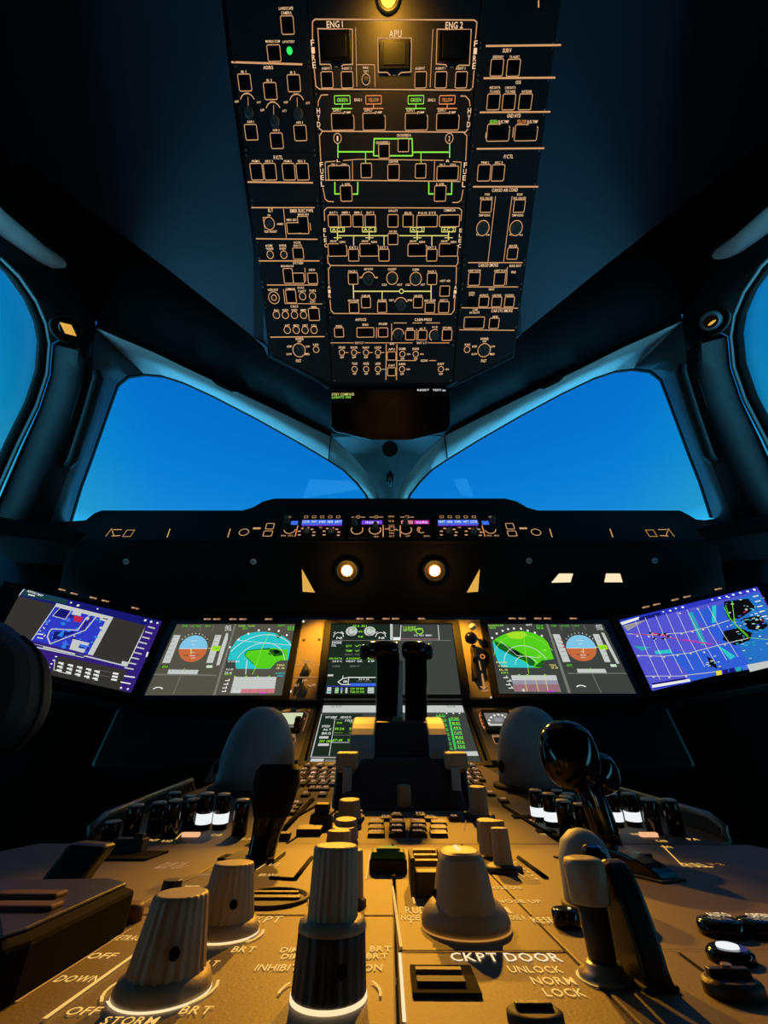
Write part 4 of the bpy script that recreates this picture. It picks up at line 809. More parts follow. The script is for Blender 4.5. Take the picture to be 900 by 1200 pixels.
def draw_mid(d):
    d.crop(360,710,4.0909)
    d.poly([(408,90),(692,90),(735,425),(408,425)],'sgrey2'); d.box(404,125,12,76,'tape'); d.line([(120,166),(690,166)],3,'mid'); d.line([(450,92),(446,164)],3,'swhite'); d.line([(627,92),(633,164)],4,'tape'); d.line([(446,158),(632,160)],4,'pinkd')
    for cx, cy in ((213,122),(300,122)):
        d.disc(cx,cy,28,'tape',asp=.9); d.ring(cx,cy,17,2.5,'sblack',20,330); d.text(cx,cy+22,22,8,'EPR','sblack'); d.line([(cx,cy),(cx+18,cy-16)],4,'sgreen')
    for cx in (150,352): d.ring(cx,150,24,3,'swhite',0,180); d.text(cx+4,154,26,11,'N1','swhite'); d.line([(cx-24,132),(cx-14,124)],3,'swhite'); d.line([(cx+14,124),(cx+26,134)],4,'swhite')
    txts(d, [(252,97,66,11,'83.0  83.1'),(256,124,20,8,'EPR'),(256,148,22,8,'N1')],'lime'); txts(d, [(142,176,46,12,'ENGINE'),(128,190,24,10,'OIL')],'swhite')
    txts(d, [(490,103,64,9,'T.O INHIBIT'),(508,112,92,9,'LDG INHIBIT'),(490,118,60,8,'SEAT BELTS')],'lime'); d.ring(538,122,17,4,'lime',0,360,20,.9); txts(d, [(555,142,86,8,'STS  ADV  MEMO'),],'swhite'); d.box(430,158,34,14,'swhite'); d.text(576,177,42,9,'STATUS','mid')
    txts(d, [(200,193,28,9,'QTY'),(200,216,32,9,'TEMP')],'lime'); txts(d, [(268,190,28,9,'18.4'),(268,214,28,9,'86'),(235,234,110,8,'NAC  PSI  VIB')],'mid'); d.line([(230,190),(240,196),(252,186)],2.5,'lime'); d.line([(230,214),(240,219),(250,211)],2.5,'lime'); d.ring(268,200,12,2,'mid')
    txts(d, [(136,253,62,9,'AIR DATA'),(225,253,76,9,'AVIONICS'),(306,253,30,9,'BULK')],'lime'); txts(d, [(144,266,46,9,'24.0 C'),(225,266,80,9,'VENT OK'),(308,266,30,8,'19')],'swhite'); txts(d, [(138,290,38,9,'CABIN'),(228,290,46,9,'8000 FT')],'mid'); d.box(112,334,26,9,'tape')
    d.line([(328,344),(200,344),(170,350),(148,366),(165,378),(328,380)],4,'swhite'); d.line([(170,348),(172,336)],3,'swhite'); d.line([(200,346),(196,378)],3,'swhite'); d.poly([(205,372),(328,372),(328,384),(205,384)],'fblue'); d.text(272,352,50,9,'22 C 22','swhite'); d.text(272,362,70,6,'21 C  20 C','mid'); d.line([(90,386),(328,386)],3,'blue'); d.box(183,364,20,10,'tape')
    for x, w, h in ((105,20,30),(142,16,26),(165,6,26),(188,10,26),(305,30,28)): d.box(x,406,w,h,'tape')
    for x, y, m in ((142,400,'sgreen'),(142,414,'sgreen'),(165,400,'fblue'),(105,412,'teal')): d.box(x,y,14,6,m)
    txts(d, [(240,398,66,10,'GW 214 800'),(240,413,66,10,'FOB 62 400')],'lime'); d.text(306,400,22,9,'09:41','sgreen'); d.text(306,413,22,8,'UTC','fblue')
screen(MAIN, [(388.8,731.5),(529.3,731.5),(540,814),(381.3,814)], 'centre upper engine and systems display, dark green-grey with small white readouts', draw_mid, 'dkgreen', legs=lg((422,433.5,452.5,463.5,494),725.8))
def draw_low(d):
    d.crop(360,710,4.0909)
    d.poly([(78,478),(745,478),(752,512),(72,512)],'tape'); txts(d, [(140,483,50,8,'ACTIVE'),(690,483,40,8,'CLOSE')],'sgrey2'); d.poly([(66,512),(760,512),(824,728),(6,728)],'sgrey2'); d.line([(70,520),(18,726),(250,730)],4,'tape')
    d.poly([(262,520),(160,520),(70,525)]+[(22,720),(250,720)],'dkgreen'); d.line([(135,530),(105,720)],3,'tape'); d.line([(120,546),(262,546)],3,'mid'); d.line([(118,620),(262,620)],3,'mid'); d.line([(115,656),(250,656)],4,'tape')
    txts(d, [(115,535,56,11,'WPT IDENT'),(185,535,52,11,'AIRWAYS'),(218,551,70,11,'F PLN INFO'),(90,578,40,10,'SPEED'),(96,594,40,10,'ALT'),(92,612,42,11,'BRG')],'swhite'); txts(d, [(155,562,24,8,'EFOB'),(218,562,28,8,'TRK'),(155,590,46,11,'01:26'),(222,590,42,11,'33.4'),(220,608,40,8,'----'),(150,608,40,8,'----'),(146,645,46,11,'07:48'),(216,645,42,11,'18.2'),(92,650,66,12,'DEST  OMAA')],'lime'); d.box(80,632,44,11,'tape'); d.box(78,667,52,12,'tape')
    d.poly([(20,734),(80,734),(76,752),(12,752)],'tape'); d.poly([(85,738),(250,738),(250,752),(85,752)],'mid')
    d.poly([(612,515),(758,515),(800,706),(640,706)],'sgrey2')
    d.poly([(676,540),(686,540),(716,690),(706,690)],'mgreen')
    for i in range(8):
        y = 532+i*22.5; x = 640+i*5; d.box(x,y,44,5,'mgreen'); d.text(x,y-8,40,8,('LEG','FPLN','CRZ','CLB','DES','APP','ALTN','SEC')[i],'sgreen')
        if i < 7: y += 11; d.text(x+68,y-2,36,11,('FL360','M.85','482','FL340','M.84','476','250')[i],'lime'); d.box(x+70,y+7,40,4,'mgreen')
    for x in (668,700,730): d.box(x,518,7,6,'swhite')
    d.poly([(660,703),(815,700),(822,722),(672,722)],'tape')
screen(LOW, [(379,826.5),(541.5,826.5),(564,894),(361,894)], 'centre lower display partly behind the thrust levers, white bars and green text rows', draw_low, 'sgrey2', name='multifunction_display')
# outboard tablets
def draw_el(d):
    d.crop(0,670,4.5)
    d.poly([(120,90),(855,262),(838,300),(96,128)],'navy'); d.poly([(120,90),(360,148),(350,172),(100,124)],'dteal'); d.text(185,114,100,12,'AIRPORT MAP',  'swhite', -.12); d.box(166,124,40,6,'swhite')
    d.poly([(96,128),(300,176),(166,360),(0,320),(0,244)],'dusk'); d.poly([(595,240),(770,285),(676,505),(490,445)],'dusk'); d.poly([(310,444),(668,520),(690,640),(260,545)],'dusk')
    d.line([(128,92),(0,246)],4,'swhite'); d.poly([(298,166),(598,240),(490,442),(166,362)],'blue')
    d.poly([(298,166),(598,240),(588,258),(290,184)],'tape'); d.poly([(568,240),(598,240),(490,442),(462,436)],'tape')
    rr = random.Random(3)
    for i in range(60):
        x = rr.uniform(0,1); y = rr.uniform(0,1); px = 292+x*280-y*115; py = 190+x*66+y*175; s_ = rr.uniform(5,16)
        d.poly([(px-s_,py-s_*.5),(px+s_*.6,py-s_*.7),(px+s_,py+s_*.4),(px-s_*.5,py+s_*.6)], rr.choice(['azure','azure','navy','teal','fblue','tape','purple','fblue']))
    d.poly([(310,190),(375,205),(345,250),(280,232)],'navy'); d.line([(318,192),(375,206),(345,252),(278,234)],4,'tape',True)
    d.poly([(392,232),(438,242),(425,270),(388,262)],'sred'); d.poly([(388,205),(432,212),(425,236),(378,226)],'tape'); d.poly([(532,232),(582,245),(570,268),(525,256)],'tape'); d.box(556,250,30,5,'sblack')
    d.line([(262,315),(275,303),(410,310),(455,245),(480,228),(510,236),(450,310),(265,382),(250,345)],7,'tape',True); d.poly([(285,318),(400,320),(275,366)],'navy'); d.poly([(420,306),(475,245),(492,240),(445,306)],'purple')
    d.poly([(384,356),(472,378),(440,430),(366,410)],'tape'); d.poly([(420,382),(465,392),(455,412),(415,404)],'fblue'); d.box(430,400,34,5,'sblack')
    d.poly([(345,300),(330,345),(300,340)],'azure')
    d.line([(168,362),(300,172)],4,'swhite'); d.poly([(168,378),(200,386),(448,444),(440,456),(196,404)],'tape'); d.poly([(186,384),(230,396),(226,404),(190,396)],'purple'); d.poly([(395,432),(445,444),(440,452),(396,442)],'navy'); d.line([(230,402),(400,444)],3,'purple')
    d.line([(448,446),(668,500)],8,'tape'); d.line([(772,284),(672,492)],4,'swhite'); d.poly([(645,472),(680,480),(672,500),(636,494)],'tape')
    d.poly([(772,278),(852,262),(690,640),(630,622)],'purple')
    for i in range(9): d.poly([(782-i*15.5,288+i*27),(818-i*14,298+i*27),(815-i*14,304+i*27),(779-i*15.5,294+i*27)],'tape')
    d.poly([(655,548),(712,556),(710,562),(653,554)],'swhite'); d.poly([(637,580),(690,590),(688,596),(635,586)],'swhite'); d.poly([(775,424),(784,426),(776,452),(768,450)],'swhite')
    for x, y, r in ((375,165,6),(412,180,8),(515,198,5),(766,258,7),(797,266,7),(830,272,6),(638,614,6),(674,620,6)): d.disc(x,y,r,'swhite',n=10)
    for i in range(5): d.box(296-i*12,450+i*19,12,6,'swhite'); d.box(262-i*16,260+i*18,7,4,'swhite')
    d.box(215,332,30,6,'swhite'); d.box(212,352,34,5,'swhite'); d.box(236,340,6,12,'swhite')
    d.line([(290,468),(285,520),(360,542)],3,'swhite')
    for r_ in range(5):
        for k in range(3):
            x = 318+r_*46+(r_ == 4)*44*2; x = (322,372,420,468,512)[r_]; d.box(x-k*5,484+r_*11+k*19,30,9,'swhite'); d.box(x+6-k*5,492+r_*11+k*19,18,6,'tape')
    for k in range(3): d.box(610-k*4,540+k*16,32,10,'swhite')
    d.line([(520,520),(585,534)],2,'mid'); d.line([(516,545),(580,558)],2,'mid')
screen(EFL, [(26.7,690),(190,728.2),(153.3,812.2),(-19,774)], 'tilted left outboard tablet screen showing a blue airport chart, partly hidden by a dark shape', draw_el, 'purple', name='tablet_display', legs=[(73,692,9),(87,696.5,9),(109.5,701.5,9),(123.5,705,9),(158.5,713.5,9)])
def draw_er(d):
    d.crop(710,670,4.7368)
    d.poly([(75,270),(840,85),(1000,420),(1000,520),(258,662)],'violet')
    d.poly([(470,222),(640,180),(840,110),(1000,420),(1000,520),(480,618),(410,470),(640,400)],'eblue'); d.poly([(300,430),(560,460),(640,600),(480,618),(440,540)],'eblue'); d.poly([(75,270),(290,222),(220,270),(120,330)],'lilac'); d.poly([(690,160),(850,120),(1000,400),(1000,480),(800,520),(700,350)],'eteal')
    d.poly([(75,270),(840,85),(846,106),(90,300)],'blue'); d.poly([(80,282),(185,250),(190,262),(90,296)],'swhite'); d.poly([(180,256),(300,226),(306,240),(190,272)],'navy')
    d.poly([(455,230),(480,224),(560,400),(530,410)],'teal'); d.poly([(590,190),(612,186),(612,280),(588,286)],'cyan'); d.poly([(150,410),(250,420),(200,440)],'teal'); d.poly([(610,400),(720,470),(690,490)],'cyan'); d.poly([(270,440),(360,432),(366,452),(276,458)],'cyan')
    d.poly([(655,165),(790,150),(830,200),(760,250),(690,280),(660,220)],'sblack'); d.poly([(655,330),(740,310),(810,340),(800,380),(720,410),(650,380)],'sblack'); d.poly([(760,260),(860,240),(900,300),(860,330),(790,320)],'sblack'); d.poly([(560,470),(600,490),(620,540),(580,520)],'sblack')
    for pts in ([(118,345),(250,350),(430,340),(560,310),(690,268)],[(175,465),(320,470),(470,450),(640,405),(790,370)],[(220,580),(400,580),(560,562),(640,550)]): d.line(pts,4,'tape')
    for i in range(8):
        a = (165+i*58, 258-i*11); b = (300+i*62, 600-i*18)
        d.line([(a[0]-5,a[1]+8),((a[0]+b[0])/2-12,(a[1]+b[1])/2),b],2.2,'swhite')
    d.line([(150,345),(300,355),(420,380),(590,405)],4,'sred'); d.line([(430,375),(580,402)],6,'magenta'); d.line([(250,340),(340,355)],8,'sred')
    for x, y in ((250,340),(300,350),(330,345),(320,372),(270,372),(350,360)): d.box(x,y,22,10,'sblack'); d.box(x+8,y+2,8,4,'swhite')
    for x, y in ((175,358),(238,360),(420,345),(480,335),(540,322),(598,300),(180,468),(250,470),(322,474),(398,466),(545,448),(660,406),(265,585),(352,588),(445,582),(470,455),(410,232),(510,208)): d.disc(x,y,7,'tape',n=8)
    rr = random.Random(5)
    for i in range(120):
        x = rr.gauss(790,75); y = rr.gauss(290,95)
        if x < 620 or y < 135+ (840-x)*.05 or y > 500: continue
        d.box(x,y,rr.uniform(8,20),rr.uniform(3,7),rr.choice(['tape','tape','cyan','swhite','sblack','teal','fblue','sred']))
    d.line([(655,200),(680,250),(730,310),(790,370)],5,'sgreen'); d.line([(700,170),(715,290),(790,360)],3,'lime'); d.line([(664,190),(690,270)],4,'sgreen'); d.line([(790,370),(900,380)],3,'lime')
    for i in range(14): d.box(rr.uniform(560,640),rr.uniform(470,560),16,5,rr.choice(['tape','sblack','cyan']))
    d.poly([(780,520),(1000,480),(1000,510),(800,560)],'tape')
    for i, m in enumerate(('syellow','navy','navy','teal','fblue')): d.poly([(610+i*36,556-i*7),(640+i*36,550-i*7),(644+i*36,574-i*7),(614+i*36,580-i*7)],m)
    d.poly([(255,632),(465,598),(468,612),(258,648)],'swhite'); d.poly([(256,622),(440,592),(444,602),(258,632)],'navy'); d.poly([(258,650),(470,612),(474,618),(262,658)],'blue')
    for x, y, r in ((318,226,5),(357,220,7),(388,208,6),(426,201,8),(590,160,6),(630,150,8),(670,142,7),(706,132,8),(745,122,8),(786,114,9),(823,104,9)): d.disc(x,y,r,'swhite',n=10)
    for i in range(5): d.box(830+i*12,140+i*28,34,6,'swhite')
screen(EFR, [(725.8,727),(887.3,688),(932,769),(764.5,809.8)], 'tilted right outboard tablet screen showing a violet-blue route chart with white grid lines', draw_er, 'violet', name='tablet_display', legs=[(757,712,9),(769.5,709,9),(791,703.5,9),(805,700,9),(841.5,691,9)])

# narrow panels between the screens
def strip(name, label, fr, cor, fn, m='panelb'):
    c = fr.uv(sum(p[0] for p in cor)/4, sum(p[1] for p in cor)/4); th = thing(name, label, 'control panel', fr.M(*c))
    P = [fr.uv(*p) for p in cor]; mb = MB(); mb.prism([(a-c[0], b-c[1], -.002) for a, b in P], (0,0,-.02), m); obj('face_plate', mb, th, bevel=.002)
    d = Dr(fr, c, n=-.0012); fn(d, th, c)
    if d.mb.v: d.build('lit_legend', th)
    return th
def at(fr, c, x, y, n=0): u, v = fr.uv(x, y); return T((u-c[0], v-c[1], n))
def f1(d, th, c):
    d.text(361,774,14,2.2,'AIR DATA','leg'); d.text(349.5,779,8,2,'CAPT','leg'); d.text(371,779,8,2,'F/O','leg'); d.text(360.5,777,5,2,'NORM','leg'); d.line([(344.5,793.5),(371.5,793.5)],1,'leg2')
    d.text(357.5,797,6,3,'IR','leg'); d.text(347,802.5,6,3.4,'ON 3','leg'); d.text(367,802.5,6,3,'OFF','leg'); d.line([(354,799),(353,806)],.9,'leg2'); d.line([(360,802),(364,804.5)],.9,'leg')
    d.disc(355.5,728,1.3,'hot'); d.disc(340,810,1.6,'hot')
    for x, y in ((359,786),(355.5,809)):
        mb = MB(); mb.lathe([(.011,0),(.011,.004),(.008,.006),(.007,.016)], n=20, m='dknob'); mb.box((0,0,.018), (.005,.018,.008), 'dknob'); obj('rotary_knob', mb, th, at(MAIN, c, x, y, -.001), bevel=.0006)
    for x, y in ((356,749.5),(374,749)):
        mb = MB(); mb.lathe([(.004,0),(.003,.0015)], n=12, m='knobdark'); obj('fastener', mb, th, at(MAIN, c, x, y, -.002))
strip('switching_panel', 'amber lit AIR DATA strip between the left flight display and the centre display', MAIN, [(352.5,725),(383,725),(374,819),(338.5,819)], f1)
def f2(d, th, c):
    d.text(549,728,6,2.2,'TEST','lego'); d.ring(554.5,733,3,1,'lego'); d.line([(561.5,774),(563,782),(564,785)],1.1,'leg'); d.line([(565,789),(568,806)],1.8,'leg2'); d.text(568.5,809,8,2.4,'DOWN','leg'); d.text(545,744,5,2,'L/G','leg'); d.ring(565.5,769,2.4,1,'lego')
    d.poly([(562,804),(571,804),(567.5,808)],'leg2'); d.disc(576,817,1.2,'hot')
    d.line([(544,772),(551,812)],.8,'groove'); d.line([(574,775),(579,812)],.8,'groove')
strip('control_panel', 'amber lit landing gear strip between the centre display and the right flight display', MAIN, [(533,725),(563,725),(580,818),(546.5,818)], f2)
c = MAIN.uv(553,785); lt = thing('gear_lever', 'landing gear lever with a white knob above a black wheel grip in the amber strip', 'lever', MAIN.M(*c))
mb = MB(); P = [MAIN.uv(*p) for p in ((552,768),(556,768),(559,798),(553,798))]; mb.prism([(a-c[0], b-c[1], -.0015) for a, b in P], (0,0,-.004), 'groove'); obj('slot', mb, lt)
mb = MB(); u, v = MAIN.uv(554.5,768); mb.box((0,0,.010), (.011,.035,.024), 'black'); obj('lever_arm', mb, lt, T((u-c[0], v-c[1], 0)), bevel=.002)
mb = MB(); u, v = MAIN.uv(550.5,753); mb.ell((0,0,.022), (.016,.016,.012), 'blackgloss', 20, 12); obj('wheel_grip', mb, lt, T((u-c[0], v-c[1], 0)))
mb = MB(); u, v = MAIN.uv(552,741); mb.ell((0,0,.026), (.0085,.0085,.0085), 'whiteplastic', 20, 12); mb.tube([(0,0,0),(0,0,.02)], .003, 8, 'chrome'); obj('white_knob', mb, lt, T((u-c[0], v-c[1], 0)))
mb = MB(); u, v = MAIN.uv(556,785); mb.box((0,0,.004), (.010,.05,.01), 'black'); obj('guide', mb, lt, T((u-c[0], v-c[1], 0)), bevel=.002)
# lower side panels
def g1(d, th, c):
    d.crop(330,720,6.6667); d.line([(0,775),(185,760),(208,775),(165,905)],3,'leg2'); d.text(28,747,28,9,'HDG','leg'); d.text(128,747,28,9,'ATT','leg'); d.text(78,936,66,12,'STANDBY','leg'); d.text(78,950,60,8,'DIM','leg'); d.line([(108,958),(105,990),(85,1012)],3,'leg')
    for x, y in ((215,745),(178,812)): d.disc(x,y,5,'lego')
    mb = MB(); P = [LOW.uv(*p) for p in ((323.5,836.5),(357,836),(351,857.5),(318,857.5))]; mb.prism([(a-c[0], b-c[1], -.0015) for a, b in P], (0,0,.006), 'black'); sc_ = obj('standby_screen', mb, th, bevel=.001)
    dd = Dr(LOW, c, n=.0048); dd.poly([(325,838),(355.5,837.5),(351,851.5),(321.5,851.5)],'scream'); dd.poly([(321.5,852.5),(351,852.5),(350,855),(320.5,855)],'mid'); o = dd.build('screen_image', th); o.parent = sc_
    mb = MB(); mb.box((0,0,.010), (.012,.022,.02), 'redk'); mb.box((0,.004,.022), (.012,.012,.004), 'knobdark'); obj('toggle_switch', mb, th, at(LOW, c, 349,854,-.002), bevel=.001)
strip('standby_panel', 'slanted amber panel with a small pale green screen behind the left domed rest', LOW, [(317,826.5),(373,826.5),(354,890),(281,890)], g1)
def g2(d, th, c):
    d.crop(530,720,6.6667); d.line([(225,760),(210,775),(222,830),(245,880),(275,905)],4,'lego'); d.line([(225,752),(300,748)],3,'leg2'); d.line([(320,748),(400,748)],3,'leg2'); d.text(345,940,70,11,'LDG GEAR','leg'); d.text(345,950,60,7,'GRVTY','leg'); d.line([(315,952),(395,952),(415,1004),(335,1004)],4,'leg',True); d.text(466,930,26,9,'ON','leg'); d.line([(450,950),(460,975)],3,'leg2')
    for x, y in ((218,785),(225,822),(235,845),(248,875)): d.box(x,y,14,7,'lego')
    mb = MB(); P = [LOW.uv(*p) for p in ((563,833),(596,833),(604,858),(570,858))]; mb.prism([(a-c[0], b-c[1], -.0015) for a, b in P], (0,0,.006), 'black'); sc_ = obj('standby_screen', mb, th, bevel=.001)
    dd = Dr(LOW, c, n=.0048); dd.poly([(566.5,838),(594,838),(601,853.5),(573,853.5)],'mid')
    for i in range(9): a = math.radians(-10+i*25); dd.box(584+11*math.cos(a), 849-9*math.sin(a), 2.4, 2, 'swhite')
    dd.box(584,846,9,4,'lilac'); dd.box(586,852,24,1.2,'swhite'); o = dd.build('screen_image', th); o.parent = sc_
    mb = MB(); P = [LOW.uv(*p) for p in ((578,864),(589,864),(592,870),(581,870))]; mb.prism([(a-c[0], b-c[1], -.002) for a, b in P], (0,0,.002), 'redk'); obj('pushbutton', mb, th)
strip('brake_gauge_panel', 'slanted amber panel with a small grey round dial screen beside the right domed rest', LOW, [(544,826.5),(606,826.5),(640,890),(566,890)], g2)
# dividers flanking the lower display
for x0, x1, y0, y1, sd in ((375,358,824,893,'left'),(545,570,824,893,'right')):
    mb = MB(); mb.tube([LOW.w(*LOW.uv(x0,y0),.0), LOW.w(*LOW.uv(x1,y1),.0)], .004, 8, 'groove')
    o = obj('edge_strip', mb); tag(o, 'dark raised edge strip along the %s side of the centre lower display' % sd, 'edge strip', 'lower display edge strips')
mat('slabm', (46,36,32), .35, bump=.3)
# ------------------------------------------------------------------ centre pedestal body
PW_ = .262
pt_ = thing('centre_pedestal', 'wide centre pedestal console filling the foreground between the seats', 'console', T((0,.3,Z0-.045)))
o3 = V((0,.3,Z0-.045))
mb = MB(); mb.prism([V((-PW_,-.25,Z0-.049))-o3, V((PW_,-.25,Z0-.049))-o3, V((PW_,.383,Z0-.049))-o3, V((-PW_,.383,Z0-.049))-o3][::-1], (0,0,-.25), 'pedside'); obj('rear_body', mb, pt_, bevel=.003)
fpoly = [PFR.uv(*p) for p in ((60,990),(104,982),(222,925),(292,897),(625,897),(695,922),(856,980),(884,990))]
fp = [PFR.w(u, v, -.003) for u, v in fpoly]; fp[0] = PFR.w(-PW_, .004, -.003); fp[-1] = PFR.w(PW_, .004, -.003)
mb = MB(); mb.prism([p-o3 for p in fp], (0,0,-.25), 'pedside'); obj('front_body', mb, pt_, bevel=.003)
mb = MB(); q0 = [LOW.w(-.34,-.01,-.03), LOW.w(.34,-.01,-.03), LOW.w(.34,.21,-.03), LOW.w(-.34,.21,-.03)]; mb.prism([p-o3 for p in q0], tuple(-LOW.N*.1), 'black'); obj('display_support', mb, pt_)
mb = MB(); mb.box((0,.2,-.42), (.46,.9,.36), 'pedside'); obj('plinth', mb, pt_, bevel=.01)
mb = MB(); mb.box((0,.087,-.012), (2*PW_,.006,.012), 'groove'); obj('joint', mb, pt_)
def pu(x, y, fr=PED): return fr.uv(x, y)
def plate(name, label, fr, pts, m='ped', world=False, cat='control panel', grp='pedestal panels'):
    P = [fr.uv(*p) if not world else p for p in pts]; c = (sum(p[0] for p in P)/len(P), sum(p[1] for p in P)/len(P))
    th = thing(name, label, cat, fr.M(*c), grp)
    mb = MB(); L = [(a-c[0], b-c[1], 0) for a, b in P]
    ar = sum(L[i][0]*L[(i+1) % len(L)][1]-L[(i+1) % len(L)][0]*L[i][1] for i in range(len(L)))
    if ar > 0: L = L[::-1]
    mb.prism(L, (0,0,-.004), m); obj('face_plate', mb, th, bevel=.0006); return th, c
GAP = .0006
LX = pu(460,1038)[0]; LX2 = pu(473,1198)[0]; LX = (LX+LX2)/2
yA = .382
yB = pu(457,1073)[1]; yC = pu(457,1114.5)[1]; yD = -.10
LEG = []
# rear pedestal plates, world sized: lighting (left), trim (right middle), cockpit door (right front), flap, parking brake
lightp, lc = plate('cockpit_lighting_panel', 'near left pedestal plate lettered CKPT, INHIBIT, OFF and BRT around three rotary knobs', PED, [(-.115,yD),(LX-GAP,yD),(LX-GAP,yB-GAP),(-.115,yB-GAP)], world=True)
mpan, mc = plate('printer_panel', 'middle left pedestal plate with a round recessed cover and the black speed brake gate', PED, [(-.10,yB+GAP),(LX-GAP,yB+GAP),(LX-GAP,yA),(-.10,yA)], world=True)
trimp, tc_ = plate('rudder_trim_panel', 'pedestal plate right of the white centre line lettered RUDDER TRIM', PED, [(LX+GAP,yC+GAP),(.052,yC+GAP),(.052,yA),(LX+GAP,yA)], world=True)
doorp, dc_ = plate('door_lock_panel', 'near right pedestal plate lettered CKPT DOOR, UNLOCK, NORM and LOCK', PED, [(LX+GAP,yD),(.052,yD),(.052,yC-GAP),(LX+GAP,yC-GAP)], world=True)
flapp, fc_ = plate('control_panel', 'far right pedestal plate with FULL mark, oval black buttons and a violet sheen', PED, [(.052+GAP,yD),(PW_,yD),(PW_,yA),(.052+GAP,yA)], world=True)
parkp, pc_ = plate('parking_brake_panel', 'far left pedestal plate lettered DOWN and OFF beside a dark slab handle', PED, [(-PW_,yD),(-.115-GAP,yD),(-.115-GAP,yB-GAP),(-PW_,yB-GAP)], world=True)
spdp, sc2 = plate('control_panel', 'far left plate of the pedestal behind the dark upright lever, mostly in shadow', PED, [(-PW_,yB+GAP),(-.10-GAP,yB+GAP),(-.10-GAP,yA),(-PW_,yA)], world=True)
d = Dr(PED, lc, n=.0002)
G = 'pedleg'; Dm = 'pedlegdim'
d.text(308,1078,44,8,'CKPT','pedleg'); d.text(133,1078+2,1,1,'.',Dm)
d.text(340,1114,22,6,'DIM',G); d.text(341,1122,22,6,'DIM',G); d.text(325,1135,50,8,'INHIBIT',G); d.text(437,1135,22,8,'ON',G); d.text(446,1113,25,6.5,'BRT',G); d.text(442,1121.5,25,6.5,'BRT',G)
d.text(286,1114,27,7,'BRT',G); d.text(98,1187,38,10,'OFF',G); d.text(230,1186,36,10,'BRT',G); d.text(152,1199,64,10,'STORM',G); d.text(249,1131,14,7,'LT',G); d.text(290,1083,14,5,'LT',Dm)
for kx, ky, rr in ((190,1160,62),(263,1096,44)):
    d.ring(kx,ky,rr,3.6,G,-40,20); d.ring(kx,ky,rr,3.6,G,165,215); 
d.ring(190,1161,57,2.6,'pedwhite',215,330); d.ring(263,1096,40,2.6,G,215,330)
d.ring(386,1168,60,3.5,G,-5,35); d.ring(386,1168,60,3.5,G,150,180)
d.line([(153,1109),(165,1115),(51,1198)] if False else [(166,1115),(51,1198)], 4.5, G)
d.build('lit_legend', lightp)
d = Dr(PED, mc, n=.0002)
d.line([(300,1020),(326,1003)],1.6,G); d.line([(262,1016),(285,1004)],1.3,Dm); d.text(205,1013,28,4,'DIVERTER','leg2'); d.text(200,1017,34,4,'MAINT ALERT','leg2'); d.text(238,1026,16,3,'DOWN','leg2'); d.text(222,1041,18,5,'TEST',G); d.text(285,1000,14,3,'LOCK',G); d.text(315,1026,22,3,'BRAKE',G); d.text(322,1014,12,3,'1/2',G)
d.line([(434,998),(429,1031)],1.4,G); d.line([(361,1048),(361,1062)],1.2,Dm)
o = d.build('lit_legend', mpan)
d = Dr(PED, tc_, n=.0002)
d.text(495,1067,40,8,'RUDDE',G); d.text(575,1067,44,8,'TRIM',G); d.text(484,1076,28,6,'NOSE L',G); d.text(604,1076,24,5,'NOSE R',G); d.line([(482,1078),(481,1083)],2,G)
d.text(591,1041,38,3.4,'NOSE DN',G); d.text(608,1057,52,3.6,'NOSE UP',G); d.text(597,1058,1,1,'.',G)
d.line([(480,1038),(486,1060)],2,G); d.line([(600,1020),(615,1029)],1.5,G); d.line([(603,1013),(624,1026)],1,Dm)
for i in range(6): d.box(604+i*5,1011+i*4,3,1.4,G)
d.line([(482,1001),(484,1020)],1.2,Dm); d.line([(470,1003),(471,1014)],1.2,Dm); d.text(640,1080,34,7,'RESET',G)
d.line([(460,1040),(470,1112)],2.4,'pedleg'); d.line([(462,1073),(688,1073)],1.0,Dm)
d.build('lit_legend', trimp)
d = Dr(PED, dc_, n=.0002)
d.line([(471,1116.5),(660,1116.5)],1.8,Dm); d.text(592,1122.5,128,10,'CKPT DOOR','pedwhite'); d.text(627,1137,62,8,'UNLOCK',G); d.text(648,1150.5,50,9,'NORM',G); d.text(661,1164.5,47,9.5,'LOCK',G); d.line([(468.5,1118),(474,1200)],3.4,'pedwhite')
d.ring(712,1147,33,3,G,120,230); d.ring(712,1147,33,3,G,-30,50)
d.build('lit_legend', doorp)
d = Dr(PED, fc_, n=.0002)
d.text(815,1014,26,5,'FULL',G); d.text(838,1013,16,2,'3 2',Dm); d.line([(800,1015.5),(804,1015.5)],2,G); d.line([(776,991),(800,1015)],1.2,G); d.text(782,993,10,2.5,'1+F',G); d.line([(690,1114),(900,1114)],.8,'groove')
d.line([(796,1118),(850,1158)],4,'groove')
d.build('lit_legend', flapp)
d = Dr(PED, pc_, n=.0002)
d.text(92,1148,50,8,'DOWN',G); d.text(120,1121,32,7,'OFF',G); d.text(152,1100,36,6,'RETRACT',G); d.line([(18,1176),(154,1089)],3.6,Dm); d.text(88,1120,1,1,'.',Dm)
d.build('lit_legend', parkp)
d = Dr(PED, sc2, n=.0002)
d.text(108,1037.5,28,5,'DOWN',G); d.text(124,1060,16,5,'UP',G); d.line([(88,1043),(104,1043.5),(115,1046),(119,1051),(116,1056),(110,1061)],2.2,G); d.line([(88,1036),(85,1040),(86,1044)],2,G)
d.build('lit_legend', spdp)

